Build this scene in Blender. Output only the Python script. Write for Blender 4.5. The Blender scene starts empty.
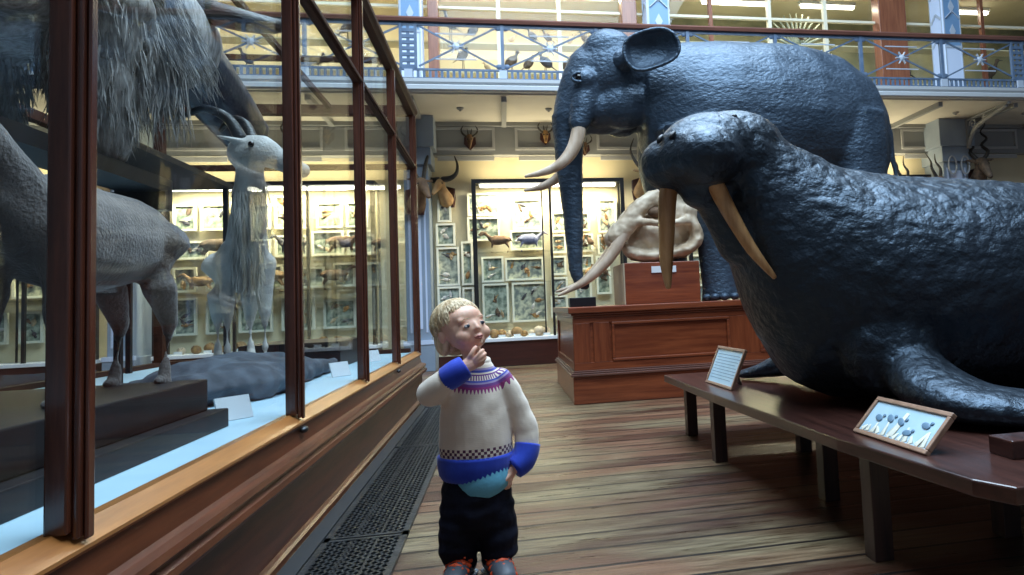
import bpy, math, random
from mathutils import Vector, Matrix, noise
rnd = random.Random(11)
COL = bpy.context.scene.collection
PI = math.pi

# ------------------------------------------------------------------ materials
def nt(name):
    m = bpy.data.materials.new(name); m.use_nodes = True
    t = m.node_tree; b = t.nodes['Principled BSDF']
    return m, t, b
def N(t, kind, **kw):
    n = t.nodes.new(kind)
    for k, v in kw.items():
        if k in n.inputs: n.inputs[k].default_value = v
        else: setattr(n, k, v)
    return n
def coords(t, scale=(1, 1, 1), rot=(0, 0, 0)):
    tc = N(t, 'ShaderNodeTexCoord'); mp = N(t, 'ShaderNodeMapping')
    mp.inputs['Scale'].default_value = scale; mp.inputs['Rotation'].default_value = rot
    t.links.new(tc.outputs['Object'], mp.inputs['Vector'])
    return mp.outputs['Vector']
def ramp(t, fac, stops, interp='LINEAR'):
    r = N(t, 'ShaderNodeValToRGB'); e = r.color_ramp.elements; r.color_ramp.interpolation = interp
    while len(e) < len(stops): e.new(0.5)
    for i, (p, c) in enumerate(stops):
        e[i].position = p; e[i].color = (*c, 1) if len(c) == 3 else c
    t.links.new(fac, r.inputs['Fac']); return r.outputs['Color']
def c3(c): return (c[0], c[1], c[2], 1)
def mk(name, col, rough=0.5, col2=None, nscale=4.0, stretch=(1, 1, 1), metal=0.0, bump=0.0, bscale=30.0, spec=0.5,
       emit=None, estr=0.0, lo=0.35, hi=0.65, coat=0.0, sheen=0.0):
    m, t, b = nt(name)
    b.inputs['Base Color'].default_value = c3(col); b.inputs['Roughness'].default_value = rough
    b.inputs['Metallic'].default_value = metal; b.inputs['Specular IOR Level'].default_value = spec
    b.inputs['Coat Weight'].default_value = coat; b.inputs['Coat Roughness'].default_value = 0.2
    b.inputs['Sheen Weight'].default_value = sheen
    v = coords(t, stretch)
    if col2:
        n = N(t, 'ShaderNodeTexNoise', Scale=nscale, Detail=5.0); t.links.new(v, n.inputs['Vector'])
        t.links.new(ramp(t, n.outputs['Fac'], [(lo, col), (hi, col2)]), b.inputs['Base Color'])
    if bump:
        n = N(t, 'ShaderNodeTexNoise', Scale=bscale, Detail=4.0); t.links.new(v, n.inputs['Vector'])
        bp = N(t, 'ShaderNodeBump', Strength=bump, Distance=0.01)
        t.links.new(n.outputs['Fac'], bp.inputs['Height']); t.links.new(bp.outputs['Normal'], b.inputs['Normal'])
    if emit:
        b.inputs['Emission Color'].default_value = c3(emit); b.inputs['Emission Strength'].default_value = estr
    return m

def hide_material(name, base, base2, rough, lump, lump_s, fine, fine_s, stretch=(1, 1, 1), dist=0.03):
    m, t, b = nt(name)
    v = coords(t, stretch)
    n = N(t, 'ShaderNodeTexNoise', Scale=3.0, Detail=6.0); t.links.new(v, n.inputs['Vector'])
    t.links.new(ramp(t, n.outputs['Fac'], [(0.3, base), (0.7, base2)]), b.inputs['Base Color'])
    b.inputs['Roughness'].default_value = rough; b.inputs['Specular IOR Level'].default_value = 0.8; b.inputs['Specular Tint'].default_value = (0.55, 0.76, 1.0, 1)  # skylight blue put into the highlight colour of the hide
    vo = N(t, 'ShaderNodeTexVoronoi', Scale=lump_s, feature='SMOOTH_F1'); t.links.new(v, vo.inputs['Vector'])
    n2 = N(t, 'ShaderNodeTexNoise', Scale=fine_s, Detail=5.0); t.links.new(v, n2.inputs['Vector'])
    a = N(t, 'ShaderNodeMath', operation='MULTIPLY'); a.inputs[1].default_value = lump
    t.links.new(vo.outputs['Distance'], a.inputs[0])
    c = N(t, 'ShaderNodeMath', operation='MULTIPLY_ADD'); c.inputs[1].default_value = fine
    t.links.new(n2.outputs['Fac'], c.inputs[0]); t.links.new(a.outputs[0], c.inputs[2])
    bp = N(t, 'ShaderNodeBump', Strength=1.0, Distance=dist)
    t.links.new(c.outputs[0], bp.inputs['Height']); t.links.new(bp.outputs['Normal'], b.inputs['Normal'])
    rr = ramp(t, n2.outputs['Fac'], [(0.3, (rough - .1,) * 3), (0.7, (rough + .12,) * 3)])
    t.links.new(rr, b.inputs['Roughness'])
    return m

def wood(name, dark, light, rough=0.3, axis='Y', coat=0.3, gs=1.0):
    s = {'X': (0.6, 9, 9), 'Y': (9, 0.6, 9), 'Z': (9, 9, 0.6)}[axis]
    m, t, b = nt(name)
    v = coords(t, tuple(k * gs for k in s))
    n = N(t, 'ShaderNodeTexNoise', Scale=3.0, Detail=7.0, Roughness=0.65); t.links.new(v, n.inputs['Vector'])
    t.links.new(ramp(t, n.outputs['Fac'], [(0.3, dark), (0.72, light)]), b.inputs['Base Color'])
    b.inputs['Roughness'].default_value = rough
    b.inputs['Coat Weight'].default_value = coat; b.inputs['Coat Roughness'].default_value = 0.18
    bp = N(t, 'ShaderNodeBump', Strength=0.15, Distance=0.004)
    t.links.new(n.outputs['Fac'], bp.inputs['Height']); t.links.new(bp.outputs['Normal'], b.inputs['Normal'])
    return m

def floor_material():
    m, t, b = nt('old_floor_boards')
    v = coords(t)
    br = N(t, 'ShaderNodeTexBrick', Scale=1.0); br.offset = 0.37
    br.inputs['Brick Width'].default_value = 3.1; br.inputs['Row Height'].default_value = 0.165
    br.inputs['Mortar Size'].default_value = 0.009; br.inputs['Mortar Smooth'].default_value = 0.3
    br.inputs['Color1'].default_value = (0.0, 0.0, 0.0, 1); br.inputs['Color2'].default_value = (1, 1, 1, 1)
    br.inputs['Mortar'].default_value = (0.5, 0.5, 0.5, 1); br.inputs['Bias'].default_value = 0.0
    t.links.new(v, br.inputs['Vector'])
    base = ramp(t, br.outputs['Color'], [(0, (0.055, 0.020, 0.011)), (0.5, (0.125, 0.055, 0.030)), (1, (0.23, 0.12, 0.068))])
    g = coords(t, (0.9, 9, 1))
    n = N(t, 'ShaderNodeTexNoise', Scale=2.5, Detail=9.0, Roughness=0.7); t.links.new(g, n.inputs['Vector'])
    grain = ramp(t, n.outputs['Fac'], [(0.28, (0.35, 0.32, 0.30)), (0.5, (0.85, 0.83, 0.8)), (0.72, (1.45, 1.4, 1.3))])
    mx = N(t, 'ShaderNodeMix', data_type='RGBA', blend_type='MULTIPLY'); mx.inputs[0].default_value = 1
    t.links.new(base, mx.inputs[6]); t.links.new(grain, mx.inputs[7])
    # worn, paler boards
    w = coords(t, (0.8, 2.2, 1))
    n2 = N(t, 'ShaderNodeTexNoise', Scale=1.1, Detail=5.0); t.links.new(w, n2.inputs['Vector'])
    wf = ramp(t, n2.outputs['Fac'], [(0.46, (0, 0, 0)), (0.62, (0.75, 0.75, 0.75))])
    mx2 = N(t, 'ShaderNodeMix', data_type='RGBA'); t.links.new(wf, mx2.inputs[0])
    t.links.new(mx.outputs[2], mx2.inputs[6])
    n3 = N(t, 'ShaderNodeTexNoise', Scale=5.0, Detail=8.0, Roughness=0.7); t.links.new(g, n3.inputs['Vector'])
    pale = ramp(t, n3.outputs['Fac'], [(0.36, (0.07, 0.050, 0.024)), (0.66, (0.32, 0.255, 0.145))])
    t.links.new(pale, mx2.inputs[7])
    seam = N(t, 'ShaderNodeMix', data_type='RGBA'); t.links.new(br.outputs['Fac'], seam.inputs[0])
    t.links.new(mx2.outputs[2], seam.inputs[6]); seam.inputs[7].default_value = (0.012, 0.008, 0.006, 1)
    t.links.new(seam.outputs[2], b.inputs['Base Color'])
    t.links.new(ramp(t, n.outputs['Fac'], [(0.3, (0.22,) * 3), (0.7, (0.50,) * 3)]), b.inputs['Roughness'])
    sub = N(t, 'ShaderNodeMath', operation='MULTIPLY_ADD'); sub.inputs[1].default_value = -1.5
    t.links.new(br.outputs['Fac'], sub.inputs[0]); t.links.new(n.outputs['Fac'], sub.inputs[2])
    bp = N(t, 'ShaderNodeBump', Strength=0.8, Distance=0.006)
    t.links.new(sub.outputs[0], bp.inputs['Height']); t.links.new(bp.outputs['Normal'], b.inputs['Normal'])
    return m

def glass_material(name, tint=(0.93, 0.96, 0.97), refl=1.0):
    m = bpy.data.materials.new(name); m.use_nodes = True; t = m.node_tree; t.nodes.clear()
    out = N(t, 'ShaderNodeOutputMaterial'); tr = N(t, 'ShaderNodeBsdfTransparent', Color=c3(tint))
    gl = N(t, 'ShaderNodeBsdfGlossy', Roughness=0.0); fr = N(t, 'ShaderNodeFresnel', IOR=1.5); ge = N(t, 'ShaderNodeNewGeometry'); io = N(t, 'ShaderNodeMath', operation='MULTIPLY_ADD')
    io.inputs[1].default_value = 1/1.5-1.5; io.inputs[2].default_value = 1.5; t.links.new(ge.outputs['Backfacing'], io.inputs[0]); t.links.new(io.outputs[0], fr.inputs['IOR'])
    mu = N(t, 'ShaderNodeMath', operation='MULTIPLY'); mu.inputs[1].default_value = refl
    mx = N(t, 'ShaderNodeMixShader')
    t.links.new(fr.outputs[0], mu.inputs[0]); t.links.new(mu.outputs[0], mx.inputs[0])
    t.links.new(tr.outputs[0], mx.inputs[1]); t.links.new(gl.outputs[0], mx.inputs[2]); t.links.new(mx.outputs[0], out.inputs[0])
    return m

M = {}
M['floor'] = floor_material()
M['mahog_y'] = wood('mahogany_y', (0.036, 0.008, 0.003), (0.15, 0.04, 0.014), 0.34, 'Y', 0.15)
M['mahog_z'] = wood('mahogany_z', (0.035, 0.010, 0.006), (0.14, 0.04, 0.02), 0.22, 'Z', 0.6)
M['mahog_top'] = wood('matte_mahogany', (0.022, 0.007, 0.004), (0.075, 0.024, 0.012), 0.65, 'Y', 0.0)
M['mahog_top'].node_tree.nodes['Principled BSDF'].inputs['Specular IOR Level'].default_value = .2
M['sill'] = wood('golden_sill', (0.24, 0.082, 0.02), (0.48, 0.19, 0.05), 0.3, 'Y', 0.3)
M['ped'] = wood('pedestal_wood', (0.13, 0.024, 0.009), (0.34, 0.085, 0.03), 0.3, 'X', 0.35)
M['ped_z'] = wood('pedestal_wood_upright', (0.13, 0.024, 0.009), (0.32, 0.08, 0.028), 0.3, 'Z', 0.35)
M['redbase'] = wood('case_base_wood', (0.03, 0.008, 0.006), (0.075, 0.018, 0.012), 0.35, 'X', 0.3)
M['bench'] = wood('bench_wood', (0.022, 0.008, 0.006), (0.10, 0.036, 0.026), 0.28, 'Y', 0.35)
M['benchleg'] = wood('bench_leg_wood', (0.02, 0.009, 0.008), (0.07, 0.03, 0.022), 0.4, 'Z', 0.2)
M['rail'] = wood('rail_wood', (0.09, 0.035, 0.025), (0.2, 0.08, 0.055), 0.3, 'X', 0.4)
M['brownpost'] = wood('brown_post', (0.17, 0.055, 0.03), (0.32, 0.12, 0.06), 0.35, 'Z', 0.3)
M['eleph'] = hide_material('elephant_hide', (0.019, 0.028, 0.042), (0.045, 0.062, 0.087), 0.43, 0.22, 16.0, 0.75, 24.0, (1, 1, 1.5), 0.016)
M['walrus'] = hide_material('walrus_hide', (0.010, 0.012, 0.015), (0.019, 0.023, 0.031), 0.41, 0.5, 19.0, 0.75, 30.0, (1, 1, 1.1), 0.014)
M['ivory'] = mk('ivory', (0.62, 0.48, 0.36), 0.35, (0.40, 0.28, 0.19), 3, (3, 3, 1), bump=0.15, bscale=12)
M['wivory'] = mk('old_yellow_ivory', (0.66, 0.36, 0.15), 0.35, (0.42, 0.19, 0.065), 5, (6, 6, 1), bump=0.2, bscale=8, coat=.3)
M['bone'] = mk('bone', (0.78, 0.64, 0.47), 0.5, (0.42, 0.30, 0.19), 5, bump=0.3, bscale=14)
M['black'] = mk('black_paint', (0.008, 0.008, 0.010), 0.35)
M['blackframe'] = mk('black_case_frame', (0.018, 0.016, 0.015), 0.35)
M['iron'] = mk('iron', (0.035, 0.038, 0.042), 0.38, (0.07, 0.075, 0.08), 20, metal=0.7, bump=0.2, bscale=60)
M['irondark_shade'] = mk('dark_iron_and_pit_shade', (0.010, 0.011, 0.013), 0.6)
M['railblue'] = mk('railing_blue_paint', (0.075, 0.12, 0.20), 0.45, (0.12, 0.17, 0.25), 9)
M['raillite'] = mk('railing_light_paint', (0.42, 0.47, 0.55), 0.45)
M['grey'] = mk('grey_plaster_paint', (0.26, 0.275, 0.28), 0.6, (0.25, 0.26, 0.27), 3)
M['greylite'] = mk('light_grey_moulding', (0.42, 0.43, 0.44), 0.6)
M['bluegrey'] = mk('blue_grey_pilaster', (0.24, 0.30, 0.38), 0.55, (0.29, 0.35, 0.43), 3)
M['bluewhite'] = mk('pale_blue_white_paint', (0.60, 0.68, 0.85), 0.5)
M['chevron'] = mk('chevron_blue', (0.16, 0.28, 0.45), 0.5)
M['cream'] = mk('cream_plaster', (0.72, 0.64, 0.44), 0.7, (0.66, 0.58, 0.38), 2)
M['soffit'] = mk('soffit_paint', (0.50, 0.48, 0.42), 0.7, (0.56, 0.54, 0.48), 1.5)
M['case_in'] = mk('case_lining', (0.74, 0.69, 0.46), 0.75, (0.62, 0.58, 0.38), 2.5)
M['boxframe'] = mk('white_box_frame', (0.82, 0.80, 0.66), 0.6)
M['tube'] = mk('lamp_tube', (1, 1, 1), 0.5, emit=(1.0, 0.94, 0.78), estr=7.0)
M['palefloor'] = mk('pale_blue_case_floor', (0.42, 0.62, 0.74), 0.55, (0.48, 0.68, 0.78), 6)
M['darkblock'] = mk('dark_display_block', (0.005, 0.0045, 0.006), 0.5, (0.012, 0.010, 0.012), 8, spec=.3)
M['rock'] = mk('display_rock', (0.035, 0.045, 0.06), 0.8, (0.10, 0.12, 0.15), 9, bump=1.0, bscale=14)
M['card'] = mk('white_card', (0.8, 0.82, 0.84), 0.6)
M['greyfur'] = mk('grey_short_fur', (0.11, 0.09, 0.08), 0.8, (0.20, 0.17, 0.155), 9, (1, 1, 1), bump=0.8, bscale=90, sheen=.3)
M['shag'] = mk('shaggy_grey_fur', (0.21, 0.19, 0.17), 0.8, (0.48, 0.46, 0.44), 14, (3, 3, 0.6), bump=0.7, bscale=50)
M['whitefur'] = mk('white_fur', (0.50, 0.47, 0.43), 0.8, (0.66, 0.64, 0.60), 9, bump=0.7, bscale=70)
M['darkface'] = mk('dark_muzzle_hide', (0.010, 0.014, 0.030), 0.35, (0.02, 0.028, 0.05), 8, bump=0.4, bscale=30)
M['horn'] = mk('dark_horn', (0.015, 0.013, 0.013), 0.35, (0.04, 0.035, 0.03), 20, (1, 1, 6), bump=0.6, bscale=20)
M['palehorn'] = mk('grey_horn', (0.16, 0.13, 0.11), 0.5, (0.28, 0.24, 0.2), 12, (1, 1, 5), bump=0.6, bscale=20)
M['tanfur'] = mk('tan_fur', (0.30, 0.17, 0.07), 0.8, (0.42, 0.27, 0.13), 8, bump=0.5, bscale=60)
M['brownfur'] = mk('brown_fur', (0.10, 0.055, 0.03), 0.8, (0.19, 0.11, 0.06), 10, bump=0.5, bscale=60)
M['bluefur'] = mk('blue_grey_fur', (0.14, 0.16, 0.26), 0.8, (0.24, 0.25, 0.36), 10, bump=0.5, bscale=60)
M['birdbrown'] = mk('brown_feathers', (0.06, 0.038, 0.025), 0.75, (0.14, 0.09, 0.055), 22, bump=.4)
M['birddark'] = mk('dark_feathers', (0.03, 0.03, 0.04), 0.7, (0.08, 0.07, 0.08), 20, bump=.4)
M['birdtan'] = mk('tan_feathers', (0.36, 0.24, 0.12), 0.75, (0.55, 0.42, 0.26), 22, bump=.4)
M['ochre'] = mk('ochre_specimen', (0.42, 0.24, 0.08), 0.6, (0.16, 0.08, 0.04), 18, bump=.8, bscale=25)
M['eye'] = mk('glass_eye', (0.004, 0.003, 0.003), 0.08)
M['skin'] = mk('child_skin', (0.90, 0.53, 0.37), 0.5, (0.84, 0.45, 0.31), 14)
M['skin'].node_tree.nodes['Principled BSDF'].inputs['Subsurface Weight'].default_value = 0.12
M['skin'].node_tree.nodes['Principled BSDF'].inputs['Subsurface Radius'].default_value = (0.02, 0.008, 0.005)
M['lip'] = mk('child_lips', (0.55, 0.20, 0.17), 0.4)
M['blond'] = mk('blond_hair', (0.50, 0.31, 0.14), 0.45, (0.88, 0.68, 0.42), 30, (2, 2, 0.35), bump=0.8, bscale=60)
M['white_eye'] = mk('eyeball', (0.45, 0.44, 0.45), 0.2)
M['iris'] = mk('iris', (0.05, 0.06, 0.08), 0.1)
M['blueknit'] = mk('blue_ribbed_knit', (0.012, 0.045, 0.50), 0.8, (0.02, 0.07, 0.62), 20, sheen=.3)
M['trouser'] = mk('navy_trouser_cloth', (0.003, 0.003, 0.009), 0.8, (0.006, 0.008, 0.022), 8, bump=0.6, bscale=22, spec=.25)
M['shirt'] = mk('light_blue_shirt', (0.16, 0.50, 0.68), 0.7, bump=.3)
M['shoe'] = mk('dark_shoe', (0.06, 0.07, 0.09), 0.5, (0.10, 0.11, 0.13), 12)
M['sole'] = mk('shoe_sole', (0.28, 0.33, 0.38), 0.5)
M['lace'] = mk('orange_lace', (0.80, 0.09, 0.02), 0.5)
M['boxside'] = wood('pale_box_side', (0.42, 0.33, 0.22), (0.55, 0.45, 0.32), 0.5, 'Z', 0)
M['plantgreen'] = mk('pale_feather_fan', (0.22, 0.27, 0.22), 0.6, (0.45, 0.5, 0.42), 9)
M['glass'] = glass_material('case_glass', (0.97, 0.985, 0.985), 0.42)
M['glass2'] = glass_material('wall_case_glass', (0.98, 0.99, 0.98), 0.35)
M['olive'] = mk('olive_case_lining', (0.20, 0.21, 0.13), 0.7, (0.34, 0.33, 0.20), 2.2)
M['whiteline'] = mk('cream_mullion_paint', (0.75, 0.68, 0.52), 0.5)
M['wallpaint'] = mk('hall_wall_paint', (0.16, 0.165, 0.18), 0.7, (0.13, 0.135, 0.15), 1.0)

def specimen_back():
    m, t, b = nt('specimen_backing')
    v = coords(t)
    n = N(t, 'ShaderNodeTexNoise', Scale=13.0, Detail=3.0); t.links.new(v, n.inputs['Vector'])
    oi = N(t, 'ShaderNodeObjectInfo')
    tint = ramp(t, oi.outputs['Random'], [(0, (0.10, 0.15, 0.12)), (0.4, (0.16, 0.20, 0.15)), (0.7, (0.13, 0.17, 0.19)), (1, (0.24, 0.25, 0.17))])
    lite = ramp(t, oi.outputs['Random'], [(0, (0.42, 0.46, 0.36)), (0.5, (0.5, 0.55, 0.45)), (1, (0.6, 0.58, 0.4))])
    mx = N(t, 'ShaderNodeMix', data_type='RGBA')
    t.links.new(ramp(t, n.outputs['Fac'], [(0.42, (0, 0, 0)), (0.62, (1, 1, 1))]), mx.inputs[0])
    t.links.new(tint, mx.inputs[6]); t.links.new(lite, mx.inputs[7]); t.links.new(mx.outputs[2], b.inputs['Base Color'])
    b.inputs['Roughness'].default_value = 0.5
    return m
M['specback'] = specimen_back()

# ------------------------------------------------------------------ mesh builder
def frame_of(tan, up):
    u = tan.cross(up)
    if u.length < 1e-4: u = tan.cross(Vector((1, 0, 0)))
    u.normalize(); w = u.cross(tan).normalized()
    return u, w
class MB:
    def __init__(s): s.v = []; s.f = []
    def add(s, vs, fs):
        n = len(s.v); s.v += [Vector(p) for p in vs]; s.f += [tuple(i + n for i in q) for q in fs]; return s
    def box(s, x0, y0, z0, x1, y1, z1, rot=None, piv=None):
        vs = [Vector(p) for p in ((x0,y0,z0),(x1,y0,z0),(x1,y1,z0),(x0,y1,z0),(x0,y0,z1),(x1,y0,z1),(x1,y1,z1),(x0,y1,z1))]
        if rot is not None:
            pv = Vector(piv) if piv else Vector(((x0+x1)/2, (y0+y1)/2, (z0+z1)/2))
            vs = [rot @ (p - pv) + pv for p in vs]
        return s.add(vs, [(0,3,2,1),(4,5,6,7),(0,1,5,4),(1,2,6,5),(2,3,7,6),(3,0,4,7)])
    def bar(s, a, b, w, h, up=(0, 0, 1)):
        a = Vector(a); b = Vector(b); t = (b - a).normalized(); u, v = frame_of(t, Vector(up))
        vs = [p + u*i*w/2 + v*j*h/2 for p in (a, b) for i, j in ((-1,-1),(1,-1),(1,1),(-1,1))]
        return s.add(vs, [(0,1,2,3),(7,6,5,4),(0,4,5,1),(1,5,6,2),(2,6,7,3),(3,7,4,0)])
    def rings(s, ctrs, us, ws, n=12):
        vs = []; fs = []
        for c, u, w in zip(ctrs, us, ws):
            for k in range(n):
                a = 2*PI*k/n; vs.append(c + u*math.cos(a) + w*math.sin(a))
        m = len(ctrs)
        for i in range(m - 1):
            for k in range(n):
                fs.append((i*n+k, i*n+(k+1) % n, (i+1)*n+(k+1) % n, (i+1)*n+k))
        fs.append(tuple(range(n-1, -1, -1))); fs.append(tuple((m-1)*n + k for k in range(n)))
        return s.add(vs, fs)
    def tube(s, pts, rad, n=10, up=(0, 0, 1), round_ends=True, sub=0):
        P = [Vector(p) for p in pts]; Rr = [r if isinstance(r, tuple) else (r, r) for r in rad]
        if sub:                                              # Catmull-Rom refinement
            P2 = []; R2 = []
            for i in range(len(P) - 1):
                p0 = P[max(i-1, 0)]; p1 = P[i]; p2 = P[i+1]; p3 = P[min(i+2, len(P)-1)]
                for k in range(sub):
                    q = k / sub
                    P2.append(0.5*((2*p1)+(p2-p0)*q+(2*p0-5*p1+4*p2-p3)*q*q+(3*p1-p0-3*p2+p3)*q**3))
                    R2.append(tuple(Rr[i][j]*(1-q)+Rr[i+1][j]*q for j in (0, 1)))
            P2.append(P[-1]); R2.append(Rr[-1]); P, Rr = P2, R2
        up = Vector(up); C = []; U = []; W = []
        for i, p in enumerate(P):
            t = (P[min(i+1, len(P)-1)] - P[max(i-1, 0)]).normalized()
            u, w = frame_of(t, up)
            if i == 0 and round_ends:
                for q in (0.15, 0.6):
                    k = math.sqrt(max(0, 1-(1-q)**2)); C.append(p - t*min(Rr[0])*(1-q)); U.append(u*Rr[0][0]*k); W.append(w*Rr[0][1]*k)
            C.append(p); U.append(u*Rr[i][0]); W.append(w*Rr[i][1])
            if i == len(P)-1 and round_ends:
                for q in (0.6, 0.15):
                    k = math.sqrt(max(0, 1-(1-q)**2)); C.append(p + t*min(Rr[-1])*(1-q)); U.append(u*Rr[-1][0]*k); W.append(w*Rr[-1][1]*k)
        return s.rings(C, U, W, n)
    def ell(s, c, r, rot=None, nu=14, nv=9):
        c = Vector(c); vs = []; fs = []
        r = (r, r, r) if not isinstance(r, tuple) else r
        vs.append(Vector((0, 0, -r[2])))
        for j in range(1, nv):
            b = -PI/2 + PI*j/nv
            for i in range(nu):
                a = 2*PI*i/nu; vs.append(Vector((r[0]*math.cos(b)*math.cos(a), r[1]*math.cos(b)*math.sin(a), r[2]*math.sin(b))))
        vs.append(Vector((0, 0, r[2])))
        for i in range(nu): fs.append((0, 1+(i+1) % nu, 1+i))
        for j in range(nv-2):
            for i in range(nu):
                a = 1+j*nu+i; b2 = 1+j*nu+(i+1) % nu; fs.append((a, b2, b2+nu, a+nu))
        L = len(vs)-1
        for i in range(nu): fs.append((1+(nv-2)*nu+i, 1+(nv-2)*nu+(i+1) % nu, L))
        if rot is not None: vs = [rot @ p for p in vs]
        return s.add([p + c for p in vs], fs)
    def prism_y(s, poly, y0, y1):                              # polygon in x,z
        n = len(poly)
        vs = [(x, y0, z) for x, z in poly] + [(x, y1, z) for x, z in poly]
        return s.add(vs, [tuple(range(n)), tuple(range(2*n-1, n-1, -1))] + [(i, i+n, (i+1) % n+n, (i+1) % n) for i in range(n)])
    def prism_x(s, poly, x0, x1):                              # polygon in y,z
        n = len(poly)
        vs = [(x0, y, z) for y, z in poly] + [(x1, y, z) for y, z in poly]
        return s.add(vs, [tuple(range(n-1, -1, -1)), tuple(range(n, 2*n))] + [(i, (i+1) % n, (i+1) % n+n, i+n) for i in range(n)])
    def prism_z(s, poly, z0, z1):
        n = len(poly)
        vs = [(x, y, z0) for x, y in poly] + [(x, y, z1) for x, y in poly]
        return s.add(vs, [tuple(range(n-1, -1, -1)), tuple(range(n, 2*n))] + [(i, (i+1) % n, (i+1) % n+n, i+n) for i in range(n)])
    def xf(s, mat):
        s.v = [mat @ p for p in s.v]; return s
    def build(s, name, mat, parent=None, smooth=False, bevel=0, remesh=0, iters=0, disp=None, origin=None):
        o0 = Vector(origin) if origin is not None else Vector((0, 0, 0))
        if parent is not None:
            o0 = Vector(parent['_w']) if '_w' in parent else o0
        me = bpy.data.meshes.new(name)
        me.from_pydata([p - o0 for p in s.v], [], s.f); me.update()
        ob = bpy.data.objects.new(name, me); COL.objects.link(ob)
        if remesh:
            r = ob.modifiers.new('r', 'REMESH'); r.mode = 'VOXEL'; r.voxel_size = remesh; r.use_smooth_shade = True
            if iters:
                k = ob.modifiers.new('s', 'SMOOTH'); k.factor = 0.5; k.iterations = iters
            dg = bpy.context.evaluated_depsgraph_get(); dg.update()
            m2 = bpy.data.meshes.new_from_object(ob.evaluated_get(dg)); ob.modifiers.clear(); ob.data = m2; me = m2
            m2.name = name
            if disp:
                nos = [v.normal.copy() for v in m2.vertices]
                for v, no in zip(m2.vertices, nos): v.co += no*disp(v.co + o0, no)
                m2.update()
            smooth = True
        if bevel:
            bb = ob.modifiers.new('b', 'BEVEL'); bb.width = bevel; bb.segments = 2; bb.limit_method = 'ANGLE'; bb.angle_limit = 0.6
        me.materials.clear(); me.materials.append(mat)
        if smooth:
            for p in me.polygons: p.use_smooth = True
        if parent is not None:
            ob.parent = parent
            ob['_w'] = tuple(o0)
        else:
            ob.location = o0; ob['_w'] = tuple(o0)
        return ob

def tag(o, label, cat, group=None, kind=None):
    if label: o['label'] = label
    if cat: o['category'] = cat
    if group: o['group'] = group
    if kind: o['kind'] = kind
    return o
def thing(name, label, cat, loc, group=None):
    o = bpy.data.objects.new(name, None); COL.objects.link(o); o.empty_display_size = 0.1
    o.location = loc; o['_w'] = tuple(loc)
    return tag(o, label, cat, group)
def plain(o, label): o['label'] = label; return o
def copy_thing(root, loc, label=None, group=None, rotz=None, scale=None):
    r = root.copy(); COL.objects.link(r); r.location = loc
    if rotz is not None: r.rotation_euler = (0, 0, rotz)
    if scale is not None: r.scale = (scale,)*3
    if label: r['label'] = label
    if group: r['group'] = group
    for ch in list(root.children):
        c = ch.copy(); COL.objects.link(c); c.parent = r
        for g in list(ch.children):
            d = g.copy(); COL.objects.link(d); d.parent = c
    return r
def struct(name, mb, mat, **k):
    o = mb.build(name, mat, **k); o['kind'] = 'structure'; return o
ORD = ['first','second','third','fourth','fifth','sixth','seventh','eighth','ninth','tenth','eleventh','twelfth','thirteenth','fourteenth','fifteenth','sixteenth','seventeenth','eighteenth','nineteenth','twentieth']

# ------------------------------------------------------------------ the setting
WY = 10.75                                   # back wall plane
struct('floor', MB().box(-7, -5, -0.12, 11, WY, 0), M['floor'])
struct('wall_back', MB().box(-7, WY, 0, 11, WY+0.2, 3.66), M['cream'])
struct('wall_left', MB().box(-7.2, -5, 0, -7, 12.6, 8.6), M['wallpaint'])
struct('wall_right', MB().box(11, -5, 0, 11.2, 12.6, 8.6), M['wallpaint'])
struct('wall_front', MB().box(-7, -5.2, 0, 11, -5, 8.6), M['wallpaint'])
struct('wall_upper_back', MB().box(-7, 11.9, 3.9, 11, 12.1, 8.6), M['cream'])
struct('trim_frieze', MB().box(-7, 10.55, 3.17, 11, WY, 3.66), M['grey'])
fr = MB()
posts_x = [-6.1, -4.85, -3.6, -2.35, -1.1, 0.1, 1.36, 2.65, 3.95, 5.28, 6.6, 7.9, 9.15, 10.4]
for a, b in zip(posts_x, posts_x[1:]):
    x0, x1 = a + 0.16, b - 0.14
    for q in ((x0, 3.24, x1, 3.28), (x0, 3.55, x1, 3.59), (x0, 3.28, x0+.04, 3.55), (x1-.04, 3.28, x1, 3.55)):
        fr.box(q[0], 10.525, q[1], q[2], 10.55, q[3])
    fr.box(x0+.05, 10.54, 3.08, x1-.02, 10.56, 3.15)
struct('trim_frieze_panels', fr, M['greylite'])
# gallery floor slab with moulded edge
struct('ceiling_gallery_soffit', MB().box(-7, 9.12, 3.66, 11, 12.0, 3.78), M['soffit'])
ed = MB()
ed.prism_x([(9.06, 3.68), (9.03, 3.70), (9.03, 3.75), (9.06, 3.77), (9.04, 3.80), (9.04, 3.845), (9.2, 3.845), (9.2, 3.68)], -7, 11)
struct('trim_gallery_edge', ed, M['greylite'])
bm_ = MB()
for x in posts_x: bm_.box(x-.035, 9.2, 3.59, x+.035, 10.55, 3.66)
bm_.box(-7, 10.48, 3.60, 11, 10.56, 3.66)
struct('trim_soffit_beams', bm_, M['grey'])
ros = MB()
for a, b in zip(posts_x, posts_x[1:]):
    ros.ell(((a+b)/2, 9.75, 3.655), (.05, .05, .03)); ros.ell(((a+b)/2, 9.75, 3.63), (.02, .02, .02))
struct('trim_soffit_rosettes', ros, M['grey'], smooth=True)
# skylit roof frame (the hall's glass roof sits in the opening)
cf = MB()
cf.box(-7, -5, 8.6, 11, -2.5, 8.8); cf.box(-7, 9.6, 8.6, 11, 12.1, 8.8); cf.box(-7, -2.5, 8.6, -4.5, 9.6, 8.8); cf.box(8.5, -2.5, 8.6, 11, 9.6, 8.8)
struct('ceiling', cf, M['wallpaint'])

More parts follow.
